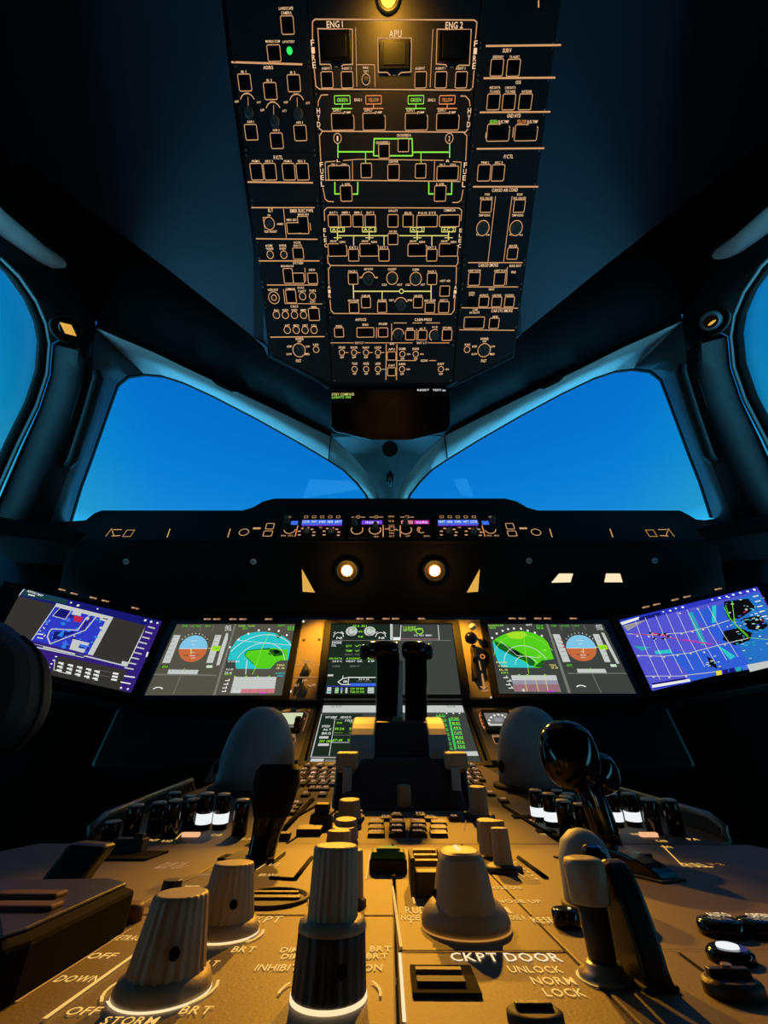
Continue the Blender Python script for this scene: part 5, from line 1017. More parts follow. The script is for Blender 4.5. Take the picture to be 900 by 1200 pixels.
# recessed slot, round cover, grooves
def onpl(th, c, x, y, fr=PED, n=0): u, v = fr.uv(x, y); return T((u-c[0], v-c[1], n))
a = pu(480,1136); b = pu(560,1136); e = pu(483,1170); 
mb = MB(); w_ = pu(560,1152)[0]-pu(484,1152)[0]; h_ = pu(520,1136)[1]-pu(520,1170)[1]
cx_, cy_ = pu(520,1152)
mb.box((0,0,-.001), (w_,h_,.003), 'groove'); mb.box((-.001,h_*.18,.0008), (w_*.72,h_*.12,.0012), 'ped'); mb.box((-.001,-h_*.2,.0008), (w_*.72,h_*.2,.0012), 'pedside')
obj('card_slot', mb, doorp, T((cx_-dc_[0], cy_-dc_[1], .0004)))
mb = MB(); mb.box((w_*.0,0,.001), (w_*1.02,h_*1.05,.0016), 'ped'); 
# round recessed cover plate left of the middle
u, v = pu(318,1054); r = 42*PED.su(318,1054)
mb = MB(); mb.lathe([(r*1.06,0),(r*1.04,.0012),(r*.96,.0012),(r*.94,.0002),(r*.9,.0002)], n=40, m='pedside', sy=1.0); obj('round_cover', mb, mpan, T((u-mc[0], v-mc[1], 0)))
mb = MB(); mb.box((0,0,.0006), (r*1.6,.004,.001), 'knobdark'); mb.box((0,.008,.0006), (r*1.3,.003,.001), 'knobdark'); obj('cover_rib', mb, mpan, T((u-mc[0], v-mc[1], 0)))
def slot(th, c, x, y, w, h, fr=PED, m='groove', n=.0, name='slot', hh=.0012):
    mb = MB(); mb.box((0,0,hh/2), (w*fr.su(x,y), h*fr.sv(x,y), hh), m); obj(name, mb, th, onpl(th, c, x, y, fr, n), bevel=.0003)
def groove(th, c, pts, r, fr=PED, m='groove'):
    mb = MB(); mb.tube([( fr.uv(*p)[0]-c[0], fr.uv(*p)[1]-c[1], 0) for p in pts], r, 6, m); obj('groove_line', mb, th)
groove(mpan, mc, [(316,1030),(345,1032)], .0012); groove(mpan, mc, [(345,1032),(365,1006)], .0014); groove(trimp, tc_, [(608,1006),(640,1030)], .0016); 
slot(mpan, mc, 272, 1006, 26, 5); slot(spdp, sc2, 158, 1004, 54, 10); 

# ------------------------------------------------------------------ foreground knobs and levers (each turns or swings by itself)
def TH(name, label, cat, x, y, fr=PED, grp=None):
    u, v = fr.uv(x, y); t = thing(name, label, cat, fr.M(u, v), grp); return t
def ribbed(t, name, r0, r1, h, z0=0, m='knob', nf=22, parent=None):
    mb = MB(); pr = [(r0*.98,z0),(r0,z0+h*.03)]
    for k in range(1, 9): pr.append((r0+(r1-r0)*k/9, z0+h*(.03+.9*k/9)))
    pr += [(r1,z0+h*.95),(r1*.96,z0+h*.985),(r1*.86,z0+h)]
    mb.lathe(pr, n=nf*6, m=m, flute=.035, nf=nf); return obj(name, mb, parent or t)
def skirt(t, r, h, m='knob', lit=True):
    mb = MB(); mb.lathe([(r,0.0006),(r*1.0,h*.35),(r*.93,h*.75),(r*.72,h)], n=56, m=m); o = obj('skirt', mb, t)
    if lit: mb = MB(); mb.lathe([(r*1.01,0.0002),(r*1.01,.0006),(r*.98,.0006)], n=56, m='pedwhite'); obj('lit_rim', mb, t)
    return o
def dot(t, r, z, ang):
    mb = MB(); x, y = r*math.cos(ang), r*math.sin(ang); mb.lathe([(.0012,-.001),(.0012,.0006),(.0008,.0008)], c=(x,y,z), ax=(math.cos(ang),math.sin(ang),0), n=16, m='groove'); obj('set_screw', mb, t)
for x, y, lab in ((190,1163,'large pale ribbed knob nearest the lower left corner, by OFF and STORM'),(262,1094,'pale ribbed knob just behind the nearest left one, beside the CKPT lettering')):
    t = TH('rotary_knob', lab, 'knob', x, y, grp='pale ribbed knobs'); skirt(t, .0112, .0042); ribbed(t, 'cap', .0092, .0069, .0150, .0030); dot(t, .0084, .0085, math.radians(-62))
t = TH('rotary_knob', 'tall two-tier foreground knob, pale ribbed top on dark ring with glowing white base', 'knob', 385, 1170, grp=None)
ribbed(t, 'lower_ring', .0089, .0084, .0112, .0010, 'knobdark', 20); mb = MB(); mb.lathe([(.0091,.0002),(.0091,.0010),(.0085,.0010)], n=56, m='pedwhite'); obj('lit_rim', mb, t)
mb = MB(); mb.lathe([(.0084,.0118),(.0086,.0124),(.0082,.0136),(.006,.0140)], n=56, m='knob', flute=.05, nf=20); obj('collar', mb, t); ribbed(t, 'cap', .0064, .0060, .0145, .0136); dot(t, .0086, .0065, math.radians(-66))
t = TH('rotary_knob', 'big pale flanged knob with white pointer line on top, above CKPT DOOR', 'knob', 546, 1086)
mb = MB(); mb.lathe([(.0150,0.0004),(.0153,.002),(.0145,.0042),(.0120,.0066),(.0085,.0078)], n=56, m='knob'); obj('skirt', mb, t)
mb = MB(); mb.lathe([(.0155,0.0001),(.0154,.0004),(.0150,.0004)], n=56, m='pedlegdim'); obj('lit_rim', mb, t)
mb = MB()
rings = []
NN = 28
for k, (z, a, b) in enumerate(((.002,.0108,.0135),(.008,.0102,.0128),(.014,.0092,.0118),(.0185,.0080,.0108),(.0200,.0070,.0098),(.0206,.0058,.0088))):
    rings.append([(math.copysign(abs(math.cos(2*PI*i/NN))**.65, math.cos(2*PI*i/NN))*a, math.copysign(abs(math.sin(2*PI*i/NN))**.8, math.sin(2*PI*i/NN))*b, z) for i in range(NN)])
for k in range(5): mb.loft(rings[k]+[rings[k][0]], rings[k+1]+[rings[k+1][0]], 'knob')
mb.add(rings[5], [tuple(range(NN))], 'knob'); obj('cap', mb, t)
mb = MB(); mb.box((-.0008,.002,.0208), (.0012,.010,.0006), 'pedwhite'); obj('pointer_line', mb, t); dot(t, .0104, .009, math.radians(195))

# cockpit door toggle and its guard
t = TH('door_toggle', 'long brown toggle lever with thick sleeve, rising from a nut beside NORM and LOCK', 'switch', 711, 1148)
mb = MB(); mb.lathe([(.0066,0),(.0066,.0012),(.0050,.0016),(.0046,.0030),(.0036,.0034)], n=24, m='rail'); obj('nut', mb, t)
mb = MB(); mb.lathe([(.0033,.002),(.0036,.008),(.0038,.016)], n=24, m='knobdark'); obj('stem', mb, t)
mb = MB(); mb.lathe([(.0050,.0145),(.0053,.0150),(.0055,.0225),(.0050,.0238),(.0036,.0242)], n=28, m='knob'); obj('sleeve', mb, t)
def fin(name, label, x, y, w, L, h, m='blackgloss', part='blade', rot=0, hub=True):
    u, v = pu(x, y); t = thing(name, label, 'guard', PED.M(u, v, 0, rot))
    mb = MB(); prof = [(0,0)]
    for k in range(13): a = math.radians(180-90*k/12*1.15); prof.append((L*(1+math.cos(a)) if a > PI/2 else L*(1+math.cos(a)), h*math.sin(a)))
    prof += [(L*1.35,h*.55),(L*1.45,0)]
    P = [(-w/2, y_, z_) for y_, z_ in prof]; mb.prism(P, (w,0,0), m); obj(part, mb, t, bevel=.0014)
    mb = MB(); mb.box((0,L*.72,.0006), (w*1.25,L*1.5,.001), 'pedside'); obj('base_plate', mb, t, bevel=.0003); return t
t = fin('lever_guard', 'tall curved glossy dark fin close to the right of the brown toggle lever', 744, 1140, .0060, .009, .0255, rot=math.radians(6))
t = fin('lever_guard', 'dark slender curved fin just right of the taller one, nearest the right foreground', 777, 1164, .0072, .009, .0235, m='black', rot=math.radians(6))
t = fin('flap_gate', 'low dark arched gate running back to the lit FULL mark on the right', 788, 1034, .013, .050, .0105, m='blackgloss', rot=math.radians(22))
t = TH('dome_cap', 'dull grey rounded cap standing behind the brown toggle lever', 'cap', 697, 1062); 
mb = MB(); mb.lathe([(.0105,0),(.0110,.002),(.0105,.014),(.0085,.0205),(.0045,.0238),(.001,.0246)], n=36, m='dome'); obj('shell', mb, t); mb = MB(); mb.lathe([(.0125,0),(.0125,.001),(.0112,.0014)], n=36, m='pedside'); obj('base_ring', mb, t)
t = TH('push_button', 'low round black push button right of the RESET lettering', 'button', 665, 1086); mb = MB(); mb.lathe([(.0044,0),(.0046,.001),(.0046,.0038),(.0040,.0046),(.0028,.0048)], n=28, m='blackgloss'); obj('cap', mb, t); mb = MB(); mb.ell((.0015,-.0008,.0048), (.0006,.0006,.0003), 'pedwhite', 10, 6); obj('lamp_dot', mb, t)
# oval buttons at the right edge
for x, y, lab, tx in ((848,1095,'black oval button with small lit lettering near the right edge, left of its twin','AUTO'),(896,1096,'black oval button cut by the right edge of the picture','OPEN')):
    t = TH('oval_button', lab, 'button', x, y, grp='black oval buttons'); mb = MB(); mb.lathe([(.0072,0),(.0074,.002),(.0066,.0036),(.003,.0040)], n=32, m='blackgloss', sy=.8); obj('cap', mb, t)
    g_ = MB(); c = pu(x, y); d = Dr(PED, c, n=.0044); d.text(x, y-2, 26, 5, tx, 'pedwhite'); d.build('lit_legend', t)
t = TH('indicator_button', 'black oval indicator with a glowing white centre at the right edge', 'button', 858, 1126); mb = MB(); mb.lathe([(.0062,0),(.0062,.0018),(.0050,.0028)], n=32, m='blackgloss', sy=.85); obj('bezel', mb, t); mb = MB(); mb.lathe([(.0030,.0026),(.0028,.0033),(.0015,.0036)], n=24, m='white', sy=.9); obj('lens', mb, t)
t = TH('latch', 'low dark round quarter-turn latch at the lower right', 'latch', 862, 1166); mb = MB(); mb.lathe([(.0068,0),(.0068,.0022),(.0058,.003)], n=28, m='knobdark', sy=.8); obj('body', mb, t, bevel=.0003); mb = MB(); mb.box((0,0,.0036), (.010,.0022,.002), 'black'); obj('wing', mb, t, bevel=.0004); mb = MB(); mb.lathe([(.0013,.0045),(.0012,.0052)], n=12, m='rail'); obj('pin', mb, t)
t = TH('latch', 'dark round quarter-turn latch cut by the bottom edge right of the card slot', 'latch', 628, 1198); mb = MB(); mb.lathe([(.0060,0),(.0060,.0015),(.0050,.002)], n=28, m='pedside', sy=.8); obj('body', mb, t); mb = MB(); mb.box((0,0,.0024), (.008,.0018,.0012), 'knobdark'); obj('wing', mb, t, bevel=.0003)
# green button and guarded switch in the middle
t = TH('green_button', 'green guarded push button on a black base, centre of the pedestal', 'button', 455, 1020)
mb = MB(); mb.box((0,0,.003), (.020,.020,.006), 'black'); mb.box((0,.012,.004), (.014,.007,.008), 'black'); obj('base', mb, t, bevel=.0008); mb = MB(); mb.box((0,-.001,.0075), (.019,.017,.003), 'green', taper=.9); mb.box((0,-.004,.0095), (.013,.006,.0015), 'green'); obj('cover', mb, t, bevel=.001); mb = MB(); mb.box((0,.012,.0083), (.009,.004,.0006), 'mgreen'); obj('indicator_light', mb, t)
t = TH('guarded_switch', 'small box guard with thin upright plates left of the big trim knob', 'switch', 500, 1052)
mb = MB(); mb.box((-.0055,.012,.0065), (.0022,.026,.013), 'pedside'); obj('guard_plate', mb, t, bevel=.0006); mb = MB(); mb.box((.0085,.012,.0065), (.0022,.026,.013), 'pedside'); obj('guard_plate', mb, t, bevel=.0006)
mb = MB(); mb.box((.0015,.004,.0042), (.0118,.010,.0084), 'black'); obj('switch_body', mb, t, bevel=.0006)
for k in range(3):
    mb = MB(); mb.box((.0015,.012+.007*k,.0095+.001*k), (.0112,.0046,.0024), 'panelb'); obj('slat', mb, t, bevel=.0005)
# stacked knobs
def smallknob(x, y, r, h, lab, fr=PED, m='knob', base=True, grp='small pale knobs', bx=1.4, name='rotary_knob'):
    t = TH(name, lab, 'knob', x, y, fr, grp)
    ribbed(t, 'cap', r, r*.9, h, .0015, m, 12)
    if base: mb = MB(); mb.lathe([(r*bx,0),(r*bx,.0018),(r*bx*.8,.003)], n=32, m='knobdark'); obj('base_ring', mb, t)
    return t
smallknob(488+103, 1021, .0052, .0170, 'slim pale knob on dark ring, front of three right of the big flanged knob', bx=1.9)
smallknob(580, 1005, .0092, .0170, 'broad pale knob, second in the line right of the big flanged knob', base=False)
t = smallknob(573, 990, .0085, .0135, 'broad pale knob, third in the line right of the big flanged knob', PFR, base=False)
smallknob(562, 958, .0088, .0225, 'tall pale cylinder knob on a wide dark ring right of the thrust lever block', PFR, bx=1.6)
smallknob(474, 948, .0075, .0185, 'small grey knob standing centrally against the dark thrust lever block', PFR, bx=1.5)
smallknob(409, 963, .0105, .0150, 'stubby pale ribbed knob at the left foot of the thrust lever block', PFR, bx=1.15)
smallknob(405, 985, .0095, .0120, 'stubby pale knob third behind the tall two-tier foreground knob', PFR, base=False)
smallknob(402, 989, .0100, .0090, 'stubby pale knob second behind the tall two-tier foreground knob', PFR, base=False)
smallknob(396, 1002, .0085, .0110, 'pale knob directly behind the tall two-tier foreground knob', PED, base=False)
smallknob(408, 1062, .0060, .0160, 'pale knob mostly hidden behind the right flank of the tall two-tier knob', PED, base=True, bx=1.2)
smallknob(198, 1054, .0042, .0048, 'tiny dark knob peeking out just behind the nearest left knob', PED, m='black', base=False, grp=None)

# big dark objects on the left
t = TH('slab_handle', 'blurry dark brown slab handle at the left edge of the foreground', 'handle', 60, 1128)
P = [pu(-8,1192), pu(22,1172), pu(150,1090), pu(139,1078), pu(60,1084), pu(-8,1090)]
c0 = pu(60,1128)
mb = MB()
w0_ = [(-.090,.155),(-.0665,.143),(-.0705,.196),(-.110,.214),(-.125,.20)]
mb.prism([( (pu(-30,1200)[0]-c0[0]), pu(-30,1200)[1]-c0[1], 0),(pu(12,1180)[0]-c0[0], pu(12,1180)[1]-c0[1], 0),(pu(146,1094)[0]-c0[0], pu(146,1094)[1]-c0[1], 0),(pu(118,1082)[0]-c0[0], pu(118,1082)[1]-c0[1],0),(pu(-30,1086)[0]-c0[0], pu(-30,1086)[1]-c0[1], 0)][::-1], (0,0,.0110), 'groove'); obj('slab', mb, t, bevel=.0012)
mb = MB(); mb.prism([(p[0]-c0[0]-.002, p[1]-c0[1]+.002, .0108) for p in (pu(-30,1190), pu(6,1174), pu(138,1092), pu(116,1084), pu(-30,1088))][::-1], (0,0,.0012), 'slabm'); obj('top_pad', mb, t, bevel=.0005)
mb = MB()
for k, (x, y) in enumerate(((20,1140),(30,1118))): u, v = pu(x, y); mb.box((u-c0[0]-.006, v-c0[1]+.002, .0124), (.020,.006,.0016), 'brown')
obj('grip_rib', mb, t, bevel=.0006)
mb = MB(); u, v = pu(144,1084); mb.lathe([(.004,0),(.004,.004),(.003,.005)], c=(u-c0[0],v-c0[1]+.004,0), n=20, m='brown'); obj('pivot', mb, t)
t = TH('side_lever', 'broad dark upright lever at the left edge, leaning over the slab handle', 'lever', 58, 1066)
mb = MB(); mb.prism([(-.012,0,0),(.004,0,0),(.008,.003,.010),(.012,.006,.0185),(-.005,.006,.0195),(-.009,.003,.010)], (0,.010,0), 'black'); obj('lever_arm', mb, t, bevel=.002)
mb = MB(); mb.box((0,.006,.001), (.030,.022,.002), 'pedside'); obj('base_plate', mb, t, bevel=.0006)
t = TH('switch_block', 'small dark twin switch block beyond the left pedestal joint', 'switch', 150, 1000); mb = MB(); mb.box((0,0,.004), (.020,.010,.008), 'knobdark'); obj('body', mb, t, bevel=.001); mb = MB(); mb.box((.006,-.002,.009), (.006,.005,.003), 'black'); obj('rocker', mb, t, bevel=.0006)

# speed brake lever and flap lever
t = TH('speed_brake_lever', 'tall black blade-shaped lever left of centre in front of the left domed rest', 'lever', 306, 1008)
def slabloft(t, name, sec, m, bevel=.002):
    # sec: list of (x, y, z, halfwidth, halfdepth)
    mb = MB(); N = 20; R_ = []
    for x, y, z, a, b in sec: R_.append([(x+math.copysign(abs(math.cos(2*PI*i/N))**.6, math.cos(2*PI*i/N))*a, y+math.copysign(abs(math.sin(2*PI*i/N))**.6, math.sin(2*PI*i/N))*b, z) for i in range(N)])
    for k in range(len(R_)-1): mb.loft(R_[k]+[R_[k][0]], R_[k+1]+[R_[k+1][0]], m)
    mb.add(R_[0], [tuple(range(N))][::-1], m); mb.add(R_[-1], [tuple(range(N))], m); return obj(name, mb, t)
slabloft(t, 'lever_arm', [(-.004,0,0,.012,.008),(0,.0,.003,.008,.006),(.001,0,.012,.0085,.005),(.003,.0,.022,.0105,.006)], 'blackgloss')
slabloft(t, 'grip', [(.003,0,.021,.0108,.007),(.003,0,.030,.0135,.009),(.004,.0,.040,.0148,.010),(.004,.0,.046,.0142,.010),(.004,.001,.0490,.0118,.008)], 'softblack')
mb = MB(); mb.box((-.004,.002,.0012), (.030,.030,.0024), 'black'); obj('gate_plate', mb, t, bevel=.0006)
t = TH('flap_lever', 'glossy dark flap lever with a round double knob in front of the right domed rest', 'lever', 718, 1002)
u, v = pu(718,1002); up_ = lambda x, y, dy=0: (lambda p: (p.x-u, p.y-v, p.z-PED.O.z))(aty(x, y, v+dy))
p0 = (0,0,.001); p1 = up_(700,948,0); p2 = up_(682,905,0)
mb = MB(); mb.tube([p0, tuple((a+b)/2 for a, b in zip(p0, p1)), p1, p2], [.0075,.0085,.0085,.0065], 14, 'blackgloss'); obj('lever_arm', mb, t)
mb = MB(); q_ = [up_(712,975,-.0095), up_(697,935,-.0095), up_(686,912,-.0085)]; mb.tube(q_, .0012, 8, 'chrome'); obj('edge_rib', mb, t)
k1 = up_(667,884); mb = MB(); mb.ell(k1, (.0205,.016,.0215), 'blackgloss', 28, 18, .85); obj('knob', mb, t)
k2 = up_(692,906,.008); mb = MB(); mb.ell(k2, (.020,.015,.014), 'blackgloss', 28, 18, .85); obj('lift_collar', mb, t)
mb = MB(); mb.box((.002,.002,.0012), (.034,.030,.0024), 'black'); obj('gate_plate', mb, t, bevel=.0006)

# ------------------------------------------------------------------ forward pedestal
def fplate(name, label, pts, m='ped'): return plate(name, label, PFR, pts, m)
kl = [(292,897),(397,897),(386,942),(334,988),(232,988),(262,936)]
leftk, k1c = fplate('keyboard_panel', 'amber lit panel left of the thrust block with a letter keyboard and slanting key rows', [(352,897),(405,897),(392,950),(334,989),(206,989)])
midk, kmc = fplate('display_control_plate', 'golden lit plate in front of the thrust block with rows of small system keys', [(395,950),(546,950),(590,989),(337,989)])
rightk, krc = fplate('keyboard_panel', 'amber lit panel right of the thrust block with a letter keyboard', [(520,897),(566,897),(716,989),(594,989),(549,950)])
leftr, rlc = fplate('radio_panel', 'left radio panel at the pedestal edge with a crowd of black cylinder knobs', [(222,925),(330,925),(203,989),(108,989),(104,982)])
rightr, rrc = fplate('radio_panel', 'right radio panel at the pedestal edge with a crowd of black cylinder knobs', [(588,925),(695,922),(856,980),(850,989),(719,989)])
def keys(th, c, rows, w, h, txt=None, m='key', lit='keyleg', hh=.0024, name='key'):
    su, sv = PFR.su(rows[0][0], rows[0][1]), PFR.sv(rows[0][0], rows[0][1])
    K_ = MB(); K_.box((0,0,hh/2), (w*su, h*sv*.9, hh), m, taper=.9); K_ = K_.mesh(name); d = Dr(PFR, c, n=hh+.0002, step=0)
    for i, (x, y) in enumerate(rows):
        obj(name, K_, th, onpl(th, c, x, y, PFR)); d.text(x, y-1.6, w*.62, 1.9 if not txt else 1.8, (txt[i % len(txt)] if txt else 'ABCDEFGHIJKLMNOPQRSTUVWXYZ0123456789'[i % 36]), lit)
    d.build('key_legend', th)
L_ = []
for r_, (y, x0, n_, st) in enumerate(((899,361,3,14),(904.5,357,4,11.5),(909.5,355,4,12),(914.5,352,4,12.5),(919.5,355,4,12))):
    L_ += [(x0+i*st, y) for i in range(n_)]
keys(leftk, k1c, L_, 8, 3.8, hh=.003)
Rr_ = [(914-x, y) for x, y in L_]
keys(rightk, krc, Rr_, 8, 3.8, hh=.003)
keys(leftk, k1c, [(366,926),(374,926),(382,926),(358,933),(378,933)], 9, 3.2, ['CLR','ESC','ENT'])
keys(leftk, k1c, [(345,944),(341,949),(337,954)], 18, 3, ['DIR','PERF','FPLN'])
keys(rightk, krc, [(914-366,926),(914-374,926),(575,932),(590,940)], 9, 3.2, ['CLR','ESC','ENT'])
keys(midk, kmc, [(x, y) for y in (966,972.5,979) for x in (441,465.5,490,514)], 19, 4.6, ['ENG','BLEED','PRESS','ELEC','HYD','FUEL','CB','COND','DOOR','WHEEL','F/CTL','VIDEO'])
keys(midk, kmc, [(465,958),(492,958),(452,961.5),(505,961.5)], 15, 2.8, ['ALL','STS','CLR','RCL'])
keys(midk, kmc, [(421,955),(421,960),(532,961)], 12, 3, ['CLR','T.O'])
groove(leftk, k1c, [(322,984),(366,938)], .0028, PFR); groove(leftk, k1c, [(340,962),(372,944)], .0016, PFR); groove(rightk, krc, [(590,945),(655,986)], .0022, PFR)
for x, y, w_, h_ in ((363,976,28,6),(330,983,20,3),(395,945,0,0),):
    if w_: slot(leftk, k1c, x, y, w_, h_, PFR, 'knobdark', 0, 'key_bar', .004)
for x, y in ((612,958),(640,975),(655,981)): slot(rightk, krc, x, y, 22, 3, PFR, 'groove', 0, 'slot')
t = TH('cursor_switch', 'small squat dark brown double switch left of the stubby knobs', 'switch', 376, 968, PFR); mb = MB(); mb.box((0,0,.005), (.020,.014,.010), 'knobdark', taper=.85); obj('body', mb, t, bevel=.002); mb = MB(); mb.box((0,.004,.0125), (.013,.008,.006), 'knobdark'); obj('rocker', mb, t, bevel=.0015)
d = Dr(PFR, kmc, n=.0003)
for x in (420,430,445,500,512,520): d.text(x,946.5+1,7,1.6,'MIN',Dm)
for x in (398,550): d.line([(x-6,975),(x-4,962)],1,Dm)
d.build('lit_legend', midk)
d = Dr(PFR, rlc, n=.0003)
for x, y, tx in ((180,985,'INT'),(228,979,'VHF1'),(254,979,'CAB'),(196,986,'RAD'),(290,984,'PA'),(312,978,'HF1'),(150,986,'ON')): d.text(x,y,12,2.2,tx,'pedleg')
d.line([(206,984),(214,976)],1.5,G); d.build('lit_legend', leftr)
d = Dr(PFR, rrc, n=.0003)
for x, y, tx in ((620,962,'VHF2'),(640,978,'HF2'),(690,985,'INT'),(745,978,'VHF3'),(775,986,'CAB'),(812,984,'PA'),(705,977,'RAD')): d.text(x,y,12,2.2,tx,'pedleg')
d.build('lit_legend', rightr)
# black cylinder knobs of the two radio panels
CYL = MB(); CYL.lathe([(.0060,.0),(.0060,.019),(.0054,.0205)], n=24, m='blackgloss'); CYL = CYL.mesh('volume_knob')
CAPM = MB(); CAPM.lathe([(.0054,.0203),(.0052,.0212),(.0030,.0216)], n=24, m='whiteplastic'); CAPM = CAPM.mesh('knob_cap')
LITM = MB(); LITM.lathe([(.0064,.0035),(.0064,.0095),(.006,.0095)], n=24, m='white'); LITM = LITM.mesh('lit_band')
LTAG = MB(); LTAG.box((0,-.010,.0012), (.013,.004,.0024), 'keyleg'); LTAG = LTAG.mesh('lit_key')
def cyls(th, c, L, lit):
    for x, y, k in L:
        o = obj('volume_knob', CYL, th, onpl(th, c, x, y, PFR) @ SC(1,1,k)); obj('knob_cap', CAPM, o)
        if (x, y, k) in lit: obj('lit_band', LITM, o)
Lc = [(128,984,.55),(152,981,1.0),(180,977,1.0),(198,981,1.15),(221,972,1.0),(237,972,1.2),(257,971,1.15),(280,978,1.1),(200,957,.9),(219,958,.8),(238,958,.8),(310,979,1.1)]
cyls(leftr, rlc, Lc, (Lc[5], Lc[6]))
Rc = [(632,962,1.1),(648,968,1.1),(666,982,1.15),(656,950,.8),(670,955,.8),(668,968,1.0),(723,968,1.1),(744,968,1.1),(768,977,1.1),(794,978,1.1),(740,957,.8),(686,980,1.0)]
cyls(rightr, rrc, Rc, (Rc[0], Rc[1], Rc[6], Rc[7]))
obj('lit_key', LTAG, leftr, onpl(leftr, rlc, 230, 976, PFR)); obj('lit_key', LTAG, rightr, onpl(rightr, rrc, 752, 976, PFR))
# edge rails
for s in (0, 1):
    X = (lambda x: x) if not s else (lambda x: 914-x+ (0 if x > 150 else 42))
    a, b = PFR.uv(X(106),984), PFR.uv(X(222),928)
    n0 = .002
    P0 = PFR.w(*a, .001)
    def hp(x, y, base): # point above the front plane at the given base
        return None
    c = ((a[0]+b[0])/2, (a[1]+b[1])/2); t = thing('guard_rail', 'thin metal guard rail, bent down at its near end, on the %s pedestal edge' % ('right' if s else 'left'), 'rail', PFR.M(*c), 'pedestal guard rails')
    h = .013
    L_ = [(a[0]-c[0], a[1]-c[1], 0), (a[0]-c[0]-(.002 if not s else -.002), a[1]-c[1], h*.6), (a[0]-c[0], a[1]-c[1]+.012, h), (b[0]-c[0], b[1]-c[1], h*.9), (b[0]-c[0], b[1]-c[1]+.01, 0)]
    mb = MB(); mb.tube(L_, .0026, 10, 'rail'); obj('bar', mb, t)
    mb = MB(); mb.prism([(a[0]-c[0], a[1]-c[1]+.004, 0), (b[0]-c[0], b[1]-c[1], 0), (b[0]-c[0], b[1]-c[1], h*.85), (a[0]-c[0], a[1]-c[1]+.004, h*.85)], (-.002 if not s else .002,0,0), 'pedside'); obj('side_web', mb, t)

# domed hand rests
for s, (x, y) in enumerate(((287,931),(643,929))):
    t = TH('hand_rest', ('grey domed hand rest behind the black blade lever on the left' if not s else 'grey domed hand rest on the right, partly hidden by the round flap lever knob'), 'hand rest', x, y, PFR, 'domed hand rests')
    mb = MB(); mb.ell((0,.035,0), (.048,.042,.094), 'dome', 40, 30, .84, 0); obj('dome', mb, t, M=Matrix.Rotation(math.radians(-3), 4, 'X'))
    mb = MB(); mb.lathe([(.056,-.001),(.056,.003),(.050,.005)], c=(0,.035,0), n=40, m='pedside', sy=.85); obj('base_rim', mb, t)
    mb = MB(); mb.ell((-.0475 if not s else -.0475,.022,.024), (.004,.004,.007), 'black', 16, 10); obj('side_button', mb, t)

# thrust lever block
tb = TH('thrust_block', 'dark violet-grey thrust lever housing in the middle of the pedestal with a flat sloping front', 'housing', 471, 950, PFR)
u0, v0 = PFR.uv(471, 950)
def pz(x, y, v):            # local point at forward distance v along the front pedestal plane
    N_ = V((0,1,0)); Y = PFR.w(0, v).y; p = aty(x, y, Y); r_ = p - PFR.O; return (r_.dot(PFR.U)-u0, r_.dot(PFR.V)-v0, r_.dot(PFR.N))
vf = v0+.002; vt = v0+.035
A_ = [pz(393,950,vf), pz(549,950,vf), pz(529,888,vt), pz(424,888,vt)]
bk = .06
mb = MB(); Bk = [(p[0], .17, p[2]) for p in A_]; 
mb.add(A_+Bk, [(0,1,2,3),(7,6,5,4),(0,4,5,1),(1,5,6,2),(2,6,7,3),(3,7,4,0)], 'quad'); obj('front_cover', mb, tb, bevel=.003)
mb = MB(); A2 = [pz(440,886,v0+.05), pz(502,886,v0+.05), pz(500,846,v0+.062), pz(440,846,v0+.062)]; B2 = [(p[0], .19, p[2]) for p in A2]; mb.add(A2+B2, [(0,1,2,3),(7,6,5,4),(0,4,5,1),(1,5,6,2),(2,6,7,3),(3,7,4,0)], 'quad'); obj('upper_cover', mb, tb, bevel=.002)
for x0, x1 in ((409,439),(503,527)):
    prof = []
    v1 = v0+.040
    base = pz((x0+x1)/2, 888, v1); topp = pz((x0+x1)/2, 840, v0+.12); R_ = topp[2]
    xa = pz(x0, 870, v1)[0]; xb = pz(x1, 870, v1)[0]
    mb = MB(); P = [(xa, .12+.085*math.cos(a_), .02+(R_-.02)*math.sin(a_)) for a_ in [PI*k/20 for k in range(21)]]; mb.prism(P, (xb-xa,0,0), 'bluegrey'); obj('quadrant_cheek', mb, tb, bevel=.002)
for x, n_ in ((405,1),(533,2)):
    w1 = pz(x-7, 905, vf-.004); mb = MB(); P = [pz(x-12,950,vf-.002), pz(x+18,950,vf-.002), pz(x+12,900,vt), pz(x-10,900,vt)]
